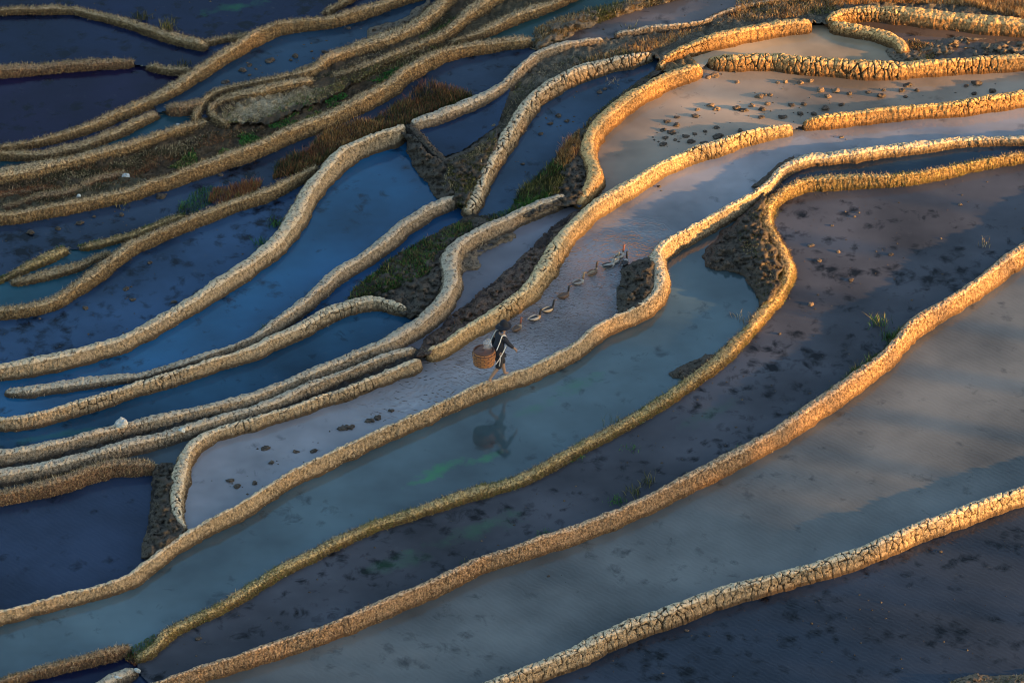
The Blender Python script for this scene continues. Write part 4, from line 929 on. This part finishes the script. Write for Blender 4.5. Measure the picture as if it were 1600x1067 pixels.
grass('dry_grass', [(0,292),(100,262),(200,246),(320,212),(330,222),(230,262),(120,290),(0,306)], 4000, .05, .14, ['bl_dark','bl_brown','bl_straw'], lean=.6, dz=.03)
grass('dry_grass', [(520,128),(600,92),(660,74),(720,62),(720,74),(660,88),(610,108),(560,130)], 3000, .04, .12, ['bl_brown','bl_olive','bl_straw'], lean=.6, dz=.05)
grass('grass', [(290,262),(380,228),(470,190),(540,160),(600,128),(640,104),(650,106),(600,134),(540,168),(470,200),(380,238),(300,266)], 3500, .04, .12, ['bl_green','bl_dark','bl_olive'], w=.022, lean=.6, dz=.03)
# ------------------------------------------------------------------ ducks
def flat_mat(name, c, r=.7, bump=0):
    t = NT(name)
    if bump: P = t.pos(); n1 = t.noise(P, 60, 3); return t.surf(t.mix(n1, tuple(x*.6 for x in c), tuple(min(1, x*1.35) for x in c)), r, n1, .5, .004)
    return t.surf(c, r)
for k, c in {'d_brown':(.10,.055,.03),'d_dark':(.022,.018,.016),'d_white':(.30,.28,.24),'d_tan':(.30,.19,.10),'d_red':(.26,.08,.045),'d_bill':(.38,.19,.06),'d_grey':(.22,.20,.18),'d_cream':(.32,.26,.17)}.items(): M[k] = flat_mat('feather_'+k[2:] if k != 'd_bill' else 'duck_bill', c, .6, 1)
def loft(name, rings, mat, parent, seg=12):
    """rings: x, y, z, half width, half height"""
    V = []; n = len(rings)
    P = np.array([r[:3] for r in rings], float); T = np.gradient(P, axis=0); T /= np.linalg.norm(T, axis=1)[:, None]
    for i, r in enumerate(rings):
        side = np.cross([0, 0, 1], T[i]); side = side/np.linalg.norm(side) if np.linalg.norm(side) > .05 else np.array([0, 1., 0]); upv = np.cross(T[i], side)
        for k in range(seg):
            a = 2*math.pi*k/seg; V.append(P[i]+side*math.cos(a)*r[3]+upv*math.sin(a)*r[4])
    Q = [(i*seg+k, i*seg+(k+1) % seg, (i+1)*seg+(k+1) % seg, (i+1)*seg+k) for i in range(n-1) for k in range(seg)]
    V.append(P[0]-T[0]*.3*rings[0][3]); V.append(P[-1]+T[-1]*.3*rings[-1][3]); a, b = len(V)-2, len(V)-1
    Tn = [(a, (k+1) % seg, k) for k in range(seg)]+[(b, (n-1)*seg+k, (n-1)*seg+(k+1) % seg) for k in range(seg)]
    o = mesh_np(name, V, Q, Tn, mat, None); 
    if parent: o.parent = parent
    return o
def duck(px, py, head, body, head_c, wing_c, breast_c, label, neck=1.0, size=1.0):
    z = level_at(px, py); x, y = unproj(px, py, z)
    e = bpy.data.objects.new('duck', None); COL.objects.link(e); e.location = (float(x), float(y), z); e.rotation_euler = (0, 0, math.radians(head)); e.scale = (size,)*3
    tag(e, label, 'duck', 'ducks swimming in a line')
    nz = .10*neck
    loft('body', [(-.25,0,.115,.008,.004),(-.215,0,.10,.03,.014),(-.16,0,.075,.062,.042),(-.08,0,.055,.088,.065),(.02,0,.05,.094,.072),(.10,0,.058,.080,.066),(.145,0,.085,.052,.052),(.168,0,.125,.030,.032),(.178,0,.125+nz*.6,.023,.025),(.185,0,.13+nz*1.1,.024,.026),(.197,0,.15+nz*1.3,.031,.033),(.222,0,.152+nz*1.32,.027,.027),(.245,0,.146+nz*1.3,.014,.014)], M[body], e)
    loft('head', [(.170,0,.10+nz*.5,.0285,.030),(.180,0,.125+nz*.8,.027,.029),(.186,0,.132+nz*1.1,.028,.030),(.197,0,.151+nz*1.3,.034,.036),(.222,0,.153+nz*1.32,.030,.030),(.243,0,.146+nz*1.3,.016,.016)], M[head_c], e)
    loft('bill', [(.240,0,.146+nz*1.3,.014,.010),(.262,0,.138+nz*1.3,.014,.006),(.282,0,.133+nz*1.3,.013,.004),(.292,0,.131+nz*1.3,.007,.003)], M['d_bill'], e)
    loft('breast', [(.06,0,.052,.086,.070),(.11,0,.060,.080,.068),(.150,0,.088,.054,.054),(.166,0,.115,.034,.036)], M[breast_c], e)
    for s in (-1, 1):
        loft('wing', [(-.22,s*.025,.118,.006,.008),(-.17,s*.052,.105,.020,.026),(-.08,s*.078,.088,.026,.044),(.02,s*.085,.080,.026,.048),(.08,s*.070,.085,.016,.034),(.10,s*.062,.088,.004,.012)], M[wing_c], e)
        loft('eye', [(.222,s*.026,.160+nz*1.32,.001,.001),(.225,s*.028,.160+nz*1.32,.004,.004),(.228,s*.026,.160+nz*1.32,.001,.001)], M['d_dark'], e, 6)
    loft('tail', [(-.19,0,.10,.035,.012),(-.245,0,.122,.026,.006),(-.275,0,.132,.012,.004)], M[breast_c if body == 'd_dark' else body], e)
SZ = .80
duck(808,516,55,'d_brown','d_red','d_brown','d_tan','brown duck with a red head nearest the walker, first of the line',1.1,SZ)
duck(836,500,35,'d_dark','d_dark','d_white','d_tan','black duck with white wings second behind the walker',1.0,SZ)
duck(857,487,38,'d_dark','d_dark','d_cream','d_dark','all dark duck with one cream flank, third of the line',1.1,SZ)
duck(881,465,40,'d_brown','d_dark','d_brown','d_brown','plain dark brown duck with black head, fourth of the line',1.1,SZ)
duck(904,444,38,'d_brown','d_tan','d_grey','d_white','greyish duck with a pale neck, fifth of the line',1.1,SZ)
duck(926,429,50,'d_tan','d_brown','d_brown','d_brown','warm brown duck with upright neck, sixth of the line',1.2,SZ)
duck(951,418,25,'d_white','d_white','d_dark','d_white','white duck at the left of the bunched group',.6,.78)
duck(962,410,60,'d_cream','d_cream','d_white','d_cream','cream duck in the middle of the bunched group',.8,.7)
duck(968,403,50,'d_brown','d_red','d_white','d_white','brown and white duck with a red face stretching its neck highest',1.3,.8)
duck(976,414,70,'d_dark','d_dark','d_dark','d_white','black duck beside the dark lump of earth',1.2,SZ)

# ------------------------------------------------------------------ the walker
def skin(name, verts, edges, mat, parent, root=0, sub=2):
    me = bpy.data.meshes.new(name); me.from_pydata([v[:3] for v in verts], edges, []); me.update()
    me.materials.append(mat); o = bpy.data.objects.new(name, me); COL.objects.link(o)
    if not me.skin_vertices: 
        ob = o
        import bmesh as _b; bm = _b.new(); bm.from_mesh(me); bm.verts.layers.skin.verify(); bm.to_mesh(me); bm.free()
    for i, v in enumerate(verts):
        r = v[3] if len(v) > 3 else .05; r2 = v[4] if len(v) > 4 else r
        me.skin_vertices[0].data[i].radius = (r, r2); me.skin_vertices[0].data[i].use_root = (i == root)
    md = o.modifiers.new('skin', 'SKIN'); md.use_smooth_shade = True
    o.modifiers.new('sub', 'SUBSURF').levels = sub; o.modifiers['sub'].render_levels = sub
    if parent: o.parent = parent
    return o
M['skin'] = flat_mat('human_skin', (.30, .175, .11), .6); M['cloth'] = flat_mat('dark_navy_cloth', (.012, .014, .022), .85, 1)
M['cloth2'] = flat_mat('black_trouser_cloth', (.014, .014, .018), .85, 1); M['hat'] = flat_mat('black_felt', (.008, .009, .014), .9, 1)
M['hair'] = flat_mat('black_hair', (.01, .008, .007), .5); M['strap'] = flat_mat('white_cloth_strap', (.62, .60, .55), .8); M['blue'] = flat_mat('blue_cloth', (.03, .08, .18), .8)
M['wicker'] = flat_mat('orange_wicker', (.48, .20, .06), .6, 1); M['wicker_dark'] = flat_mat('brown_wicker', (.12, .05, .03), .6, 1)
PX, PY = 785.5, 600.5
pz = top_z('b25', PX, 598)
wx_, wy_ = unproj(PX, 597.5, pz)
x_, y_, zt_, nx_, ny_, *_r = BTOP['b25']; i_ = int(np.argmin((x_-wx_)**2+(y_-wy_)**2)); j_ = min(len(x_)-1, i_+15)
head_ang = math.atan2(y_[j_]-y_[i_-15], x_[j_]-x_[i_-15])
if math.cos(head_ang) < 0: head_ang += math.pi
per = bpy.data.objects.new('person', None); COL.objects.link(per)
per.location = (float(x_[i_]), float(y_[i_]), float(zt_[i_])-.005); per.rotation_euler = (0, 0, head_ang); per.scale = (.93,)*3
tag(per, 'person in dark clothes and black hat striding along the narrow bund', 'person')
def hand(base, d, palm, s):
    """five bent fingers growing from a palm; returns verts, edges (relative indices, palm first)"""
    base = np.array(base); d = np.array(d, float); d /= np.linalg.norm(d); palm = np.array(palm, float); side = np.cross(d, palm); side /= np.linalg.norm(side)
    v = [tuple(base+d*.035)+(.024, .013), tuple(base+d*.075)+(.030, .012)]; e = [(0, 1)]
    for k, (o, L) in enumerate(((-.027,.055),(-.009,.068),(.009,.063),(.026,.048))):
        p1 = base+d*.085+side*o; p2 = p1+d*L*.5+palm*.008; p3 = p2+d*L*.35+palm*.022; n = len(v)
        v += [tuple(p1)+(.009,), tuple(p2)+(.0085,), tuple(p3)+(.007,)]; e += [(1, n), (n, n+1), (n+1, n+2)]
    p1 = base+d*.045+side*.03*s; p2 = p1+(d*.6+side*s*.8)*.03; n = len(v)
    v += [tuple(p1)+(.010,), tuple(p2+palm*.01)+(.008,)]; e += [(0, n), (n, n+1)]
    return v, e
bv = [(0,0,.80,.10,.08),(.03,0,.95,.085,.065),(.075,0,1.10,.105,.075),(.115,0,1.215,.10,.075),(.145,0,1.275,.048,.048),(.175,0,1.345,.078,.085),(.185,0,1.42,.078,.088),(.185,0,1.475,.05,.055),
      (.085,-.145,1.185,.055,.055),(.175,-.205,1.02,.042,.042),(.33,-.215,.845,.030,.030),
      (.085,.145,1.185,.055,.055),(-.02,.215,.98,.042,.042),(.05,.21,.76,.030,.030),
      (.01,.085,.74,.085,.085),(.17,.075,.43,.058,.058),(.215,.055,.10,.038,.038),(.235,.055,.045,.038,.028),(.34,.06,.028,.034,.020),
      (-.01,-.085,.74,.085,.085),(.005,-.07,.42,.058,.058),(-.235,-.045,.13,.038,.038),(-.275,-.045,.075,.032,.026),(-.20,-.045,.022,.034,.020)]
be = [(0,1),(1,2),(2,3),(3,4),(4,5),(5,6),(6,7),(3,8),(8,9),(9,10),(3,11),(11,12),(12,13),(0,14),(14,15),(15,16),(16,17),(17,18),(0,19),(19,20),(20,21),(21,22),(22,23)]
for w_i, d_, pl, s_ in ((10,(.6,0,-.8),(0,.5,-.2),1),(13,(.25,0,-1),(0,-.6,0),-1)):
    hv, he = hand(bv[w_i][:3], d_, pl, s_); o_ = len(bv); bv = bv+hv; be = be+[(w_i, o_)]+[(a+o_, b+o_) for a, b in he]
skin('body', bv, be, M['skin'], per)
loft('nose', [(.255,0,1.405,.006,.008),(.272,0,1.388,.010,.010),(.280,0,1.372,.013,.011),(.262,0,1.362,.012,.006)], M['skin'], per, 8)
loft('mouth', [(.246,0,1.342,.002,.002),(.256,0,1.340,.020,.006),(.258,0,1.334,.016,.005)], M['d_red'], per, 8)
for s in (-1, 1):
    loft('eye', [(.250,s*.03,1.402,.002,.002),(.256,s*.031,1.402,.010,.006),(.260,s*.031,1.402,.003,.003)], M['hair'], per, 8)
    loft('ear', [(.165,s*.080,1.41,.004,.012),(.178,s*.088,1.39,.008,.028),(.186,s*.082,1.37,.005,.014)], M['skin'], per, 8)
loft('hair', [(.06,0,1.30,.05,.02),(.075,0,1.34,.085,.05),(.10,0,1.40,.095,.085),(.15,0,1.435,.095,.085),(.20,0,1.46,.088,.06),(.235,0,1.46,.07,.03)], M['hair'], per)
jv = [(0,0,.78,.165,.135),(.03,0,.93,.15,.125),(.075,0,1.10,.142,.112),(.115,0,1.215,.115,.09),(.138,0,1.262,.062,.060),
      (.085,-.15,1.185,.070,.070),(.175,-.208,1.02,.056,.056),(.305,-.215,.873,.043,.043),(.085,.15,1.185,.070,.070),(-.02,.217,.98,.056,.056),(.042,.212,.785,.043,.043),(.0,0,.70,.165,.135)]
skin('jacket', jv, [(0,1),(1,2),(2,3),(3,4),(3,5),(5,6),(6,7),(3,8),(8,9),(9,10),(0,11)], M['cloth'], per)
tv = [(0,0,.80,.14,.12),(.01,.088,.70,.102,.102),(.17,.077,.43,.082,.082),(.19,.068,.33,.088,.088),(-.01,-.088,.70,.102,.102),(.005,-.072,.42,.082,.082),(-.07,-.062,.33,.088,.088)]
skin('trousers', tv, [(0,1),(1,2),(2,3),(0,4),(4,5),(5,6)], M['cloth2'], per)
loft('collar', [(.10,0,1.245,.075,.06),(.135,0,1.27,.062,.055),(.145,0,1.285,.056,.05)], M['blue'], per)
# hat: crown and drooping brim
seg = 32; V = []; prof = [(.190,1.425),(.170,1.437),(.125,1.452),(.098,1.462),(.094,1.50),(.080,1.545),(.052,1.572),(.02,1.58)]
for r, z in prof:
    for k in range(seg):
        a = 2*math.pi*k/seg; dr = 1+.06*math.sin(3*a+1)*(r > .13); dz = -.045*(math.cos(a) < 0)*abs(math.cos(a))*(r > .15)+.014*math.sin(2*a+.5)*(r > .12)
        V.append((.165+r*math.cos(a)*dr*1.02, r*math.sin(a)*dr, z+dz))
n = len(prof); Q = [(i*seg+k, i*seg+(k+1) % seg, (i+1)*seg+(k+1) % seg, (i+1)*seg+k) for i in range(n-1) for k in range(seg)]
V.append((.165,0,1.582)); hat = mesh_np('hat', V, Q, [(len(V)-1, (n-1)*seg+k, (n-1)*seg+(k+1) % seg) for k in range(seg)], M['hat']); hat.parent = per
sd = hat.modifiers.new('thick', 'SOLIDIFY'); sd.thickness = .008

# basket carried on the back, with its cloth strap
bas = bpy.data.objects.new('basket', None); COL.objects.link(bas)
ca, sa = math.cos(head_ang), math.sin(head_ang)
bx, by, bz = -.375, -.02, .55
bas.location = (per.location.x+bx*ca-by*sa, per.location.y+bx*sa+by*ca, per.location.z+bz); bas.rotation_euler = (0, 0, head_ang)
tag(bas, 'large orange brown wicker basket slung on the back of the walker', 'basket')
R0, R1, BH = .225, .255, .33
def brad(t): return R0+(R1-R0)*math.sin(min(1, t*1.15)*math.pi/2)-.03*max(0, t-.8)/.2
def strips(name, mat, kind):
    V = []; Q = []
    def strip(pts, w_vec, th):
        n0 = len(V)
        for p, wv, nn in pts:
            p = np.array(p); wv = np.array(wv); nn = np.array(nn)
            V.extend([p-wv, p+wv, p+wv+nn*th, p-wv+nn*th])
        for i in range(len(pts)-1):
            a = n0+i*4; b = a+4
            for k in range(4): Q.append((a+k, a+(k+1) % 4, b+(k+1) % 4, b+k))
    if kind == 'v':
        for k in range(18):
            a = 2*math.pi*k/18; pts = []
            for i in range(19):
                t = i/18; r = brad(t)+.004*(1 if (i+k) % 2 else -1); pts.append(((r*math.cos(a), r*math.sin(a), t*BH), (-math.sin(a)*.013, math.cos(a)*.013, 0), (math.cos(a), math.sin(a), 0)))
            strip(pts, None, .004)
    elif kind == 'h':
        for j in range(6):
            t = (j+.5)/6; pts = []
            for k in range(69):
                a = 2*math.pi*k/68; r = brad(t)+.004*(1 if (k//3+j) % 2 else -1); pts.append(((r*math.cos(a), r*math.sin(a), t*BH), (0, 0, .013), (math.cos(a), math.sin(a), 0)))
            strip(pts, None, .004)
    o = mesh_np(name, V, Q, mat=mat, smooth=False); o.parent = bas; return o
strips('upright_weave', M['wicker_dark'], 'v'); strips('cross_weave', M['wicker'], 'h')
def torus(name, R, r, z, mat, parent):
    V = []; Q = []
    for i in range(40):
        a = 2*math.pi*i/40
        for k in range(8): b = 2*math.pi*k/8; V.append(((R+r*math.cos(b))*math.cos(a), (R+r*math.cos(b))*math.sin(a), z+r*math.sin(b)*1.3))
    for i in range(40):
        for k in range(8): Q.append((i*8+k, ((i+1) % 40)*8+k, ((i+1) % 40)*8+(k+1) % 8, i*8+(k+1) % 8))
    o = mesh_np(name, V, Q, mat=mat); o.parent = parent; return o
torus('rim', brad(1), .014, BH, M['wicker_dark'], bas); torus('foot_ring', R0, .012, .005, M['wicker_dark'], bas)
V = [(R0*math.cos(2*math.pi*k/40), R0*math.sin(2*math.pi*k/40), .01) for k in range(40)]+[(0,0,.012)]
o = mesh_np('bottom', V, None, [(40, k, (k+1) % 40) for k in range(40)], M['wicker_dark']); o.parent = bas
# dark load inside
V = []; 
for i in range(9):
    for k in range(24):
        a = 2*math.pi*k/24; r = (brad(.8)-.015)*math.sin((i+.001)/8*math.pi/2) if i < 8 else brad(.5)-.04
        V.append((r*math.cos(a), r*math.sin(a), (.35 if i < 8 else .05)-.07*(i/8)**2+.012*math.sin(3*a+i)))
o = mesh_np('load', V, [(i*24+k, i*24+(k+1) % 24, (i+1)*24+(k+1) % 24, (i+1)*24+k) for i in range(8) for k in range(24)], mat=M['wicker_dark']); o.parent = bas
def ribbon(name, P, w, mat, parent, th=.006):
    P = spline([(a, b, c) for a, b, c in P], .02) if False else np.array(P, float)
    Q_ = []
    for i in range(len(P)-1):
        for k in range(6): Q_.append(P[i]+(P[i+1]-P[i])*k/6)
    Q_.append(P[-1]); P = np.array(Q_)
    for _ in range(3): P[1:-1] = (P[:-2]+P[1:-1]*2+P[2:])/4
    T = np.gradient(P, axis=0); T /= np.linalg.norm(T, axis=1)[:, None]; V = []; Q = []
    for i, p in enumerate(P):
        out = np.array([.35, np.sign(p[1]) if abs(p[1]) > .02 else 0, .5]); s = np.cross(T[i], out); s /= np.linalg.norm(s); o_ = np.cross(s, T[i])
        V += [p-s*w/2, p+s*w/2, p+s*w/2+o_*th, p-s*w/2+o_*th]
    for i in range(len(P)-1):
        a = i*4; b = a+4
        for k in range(4): Q.append((a+k, a+(k+1) % 4, b+(k+1) % 4, b+k))
    o = mesh_np(name, V, Q, mat=mat); o.parent = parent; return o
for s in (-1, 1):
    L = [(-.14,s*.16,.92),(-.04,s*.16,1.12),(.03,s*.135,1.265),(.12,s*.14,1.25),(.165,s*.15,1.12),(.12,s*.165,.95),(.02,s*.18,.80),(-.08,s*.18,.66),(-.16,s*.16,.55)]
    L = [(a*.93-bx, b*.93-by, c*.93-bz) for a, b, c in L]
    ribbon('shoulder_strap', L, .026, M['strap'], bas)
loft('tassel', [(.30,-.20,.20,.012,.006),(.295,-.205,.08,.018,.008),(.27,-.205,-.06,.022,.008)], M['strap'], bas, 8)
# clear plastic bag on top of the basket
t = NT('thin_plastic'); pb = t.n('BsdfPrincipled'); pb.inputs['Base Color'].default_value = (.75,.78,.82,1); pb.inputs['Roughness'].default_value = .25; pb.inputs['Alpha'].default_value = .14
t.t.links.new(pb.outputs[0], t.out.inputs['Surface']); M['plastic'] = t.m
V = []; sg = 20
for i in range(12):
    ph = math.pi*i/11
    for k in range(sg):
        a = 2*math.pi*k/sg; f = 1+.5*float(fbm(np.array([math.cos(a)*2+i*.4]), np.array([math.sin(a)*2.]), o=3, seed=91)[0])
        V.append((.10*math.sin(ph)*math.cos(a)*f, .085*math.sin(ph)*math.sin(a)*f, .14-.14*math.cos(ph)*f))
bag = mesh_np('plastic_bag', V, [(i*sg+k, i*sg+(k+1) % sg, (i+1)*sg+(k+1) % sg, (i+1)*sg+k) for i in range(11) for k in range(sg)], mat=M['plastic'], smooth=True)
off = (-.31, -.03, .87); bag.location = (per.location.x+off[0]*ca-off[1]*sa, per.location.y+off[0]*sa+off[1]*ca, per.location.z+off[2])
bag.rotation_euler = (0, .15, head_ang); tag(bag, 'crumpled clear plastic bag lying on top of the wicker basket', 'bag')

# ------------------------------------------------------------------ unseen trees, added to keep the low sun off the left terraces
t = NT('tree_leaves'); v = t.attr('tint'); M['leaf'] = t.surf(t.ramp(v, [(0., (.02, .045, .012)), (1., (.07, .10, .03))]), .6)
t = NT('tree_bark'); P = t.pos((1, 1, .2)); M['bark'] = t.surf(t.mix(t.noise(P, 6, 4), (.05, .035, .025), (.16, .12, .085)), .9, t.noise(P, 12, 3), .8, .03)
def tree(x, y, bottom, top, rad, lab_, n=900):
    zg = float(ground_h(np.array([x]), np.array([y]))[0]); e = bpy.data.objects.new('added_shade_tree', None); COL.objects.link(e); e.location = (x, y, zg)
    tag(e, lab_, 'tree', 'unseen bare stemmed trees added to shade the terraces')
    hc = top-zg; o = loft('trunk', [(0,0,-.3,.34,.34),(0.05,0,1,.27,.27),(.1,.1,hc*.4,.2,.2),(.0,.15,hc*.7,.13,.13),(.05,.1,hc*.95,.04,.04)], M['bark'], e, 10)
    for k in range(7):
        a = k*2.4; h = (bottom-zg)+ (top-bottom)*(k/8.0)
        loft('limb', [(.05,.1,h-.8,.08,.08),(math.cos(a)*rad*.4,math.sin(a)*rad*.4,h,.05,.05),(math.cos(a)*rad*.8,math.sin(a)*rad*.8,h+.7,.02,.02)], M['bark'], e, 6)
    zz = rng.uniform(-1, 1, n); an = rng.uniform(0, 2*math.pi, n); rr = rad*np.sqrt(rng.random(n))*(1-.35*np.clip(zz, 0, 1)**2)*(1+.25*fbm(np.cos(an)*1.5+x, np.sin(an)*1.5+y, zz*2, seed=95))
    c = np.stack([rr*np.cos(an), rr*np.sin(an), zz*(top-bottom)/2+.5*fbm(np.cos(an)*2+x, np.sin(an)*2, o=2, seed=96)], 1); c[:, 2] += (bottom+top)/2-zg
    s = rng.uniform(.32, .60, n)[:, None]; A = rng.normal(0, 1, (n, 3)); A /= np.linalg.norm(A, axis=1)[:, None]; Bv = np.cross(A, rng.normal(0, 1, (n, 3))); Bv /= np.linalg.norm(Bv, axis=1)[:, None]
    V = np.stack([c-A*s*.8, c+Bv*s*.4, c+A*s*.8, c-Bv*s*.4], 1).reshape(-1, 3); o = mesh_np('crown', V, np.arange(n)[:, None]*4+np.arange(4), mat=M['leaf'], smooth=False, attrs={'tint': np.repeat(rng.random(n), 4)}); o.parent = e
DT = 75.0
sx, sy = math.cos(SUN_AZ), math.sin(SUN_AZ); tn = math.tan(SUN_EL)
SHADE_TREES = [(-15.5,14,-.4),(-12.5,13,-.4),(-9.5,11.5,-.35),(-6.8,10,-.3),(-4.4,8.2,-.25),(-2.2,6.4,-.2),(-.2,4.6,-.1),(1.8,2.4,0),(4.0,.3,.1),(6.4,-.8,.15),(9.0,-1.0,.2),(12.0,-.6,.3),(15.2,-.2,.4),(18.5,0,.5)]
PLACE = ['first','second','third','fourth','fifth','sixth','seventh','eighth','ninth','tenth','eleventh','twelfth','thirteenth','fourteenth']
for i, (c_, a_, z_) in enumerate(SHADE_TREES):
    d_ = DT+(i*5 % 3-1)*2.0; bottom = (d_-a_)*tn+z_+.15       # bare stems let the sun through to the right of a_
    tree(float(sx*d_ - sy*c_), float(sy*d_ + sx*c_), bottom, bottom+6.0, 1.9+.3*(i % 2), f'added shade tree, {PLACE[i]} in the unseen row towards the sun', 1100)
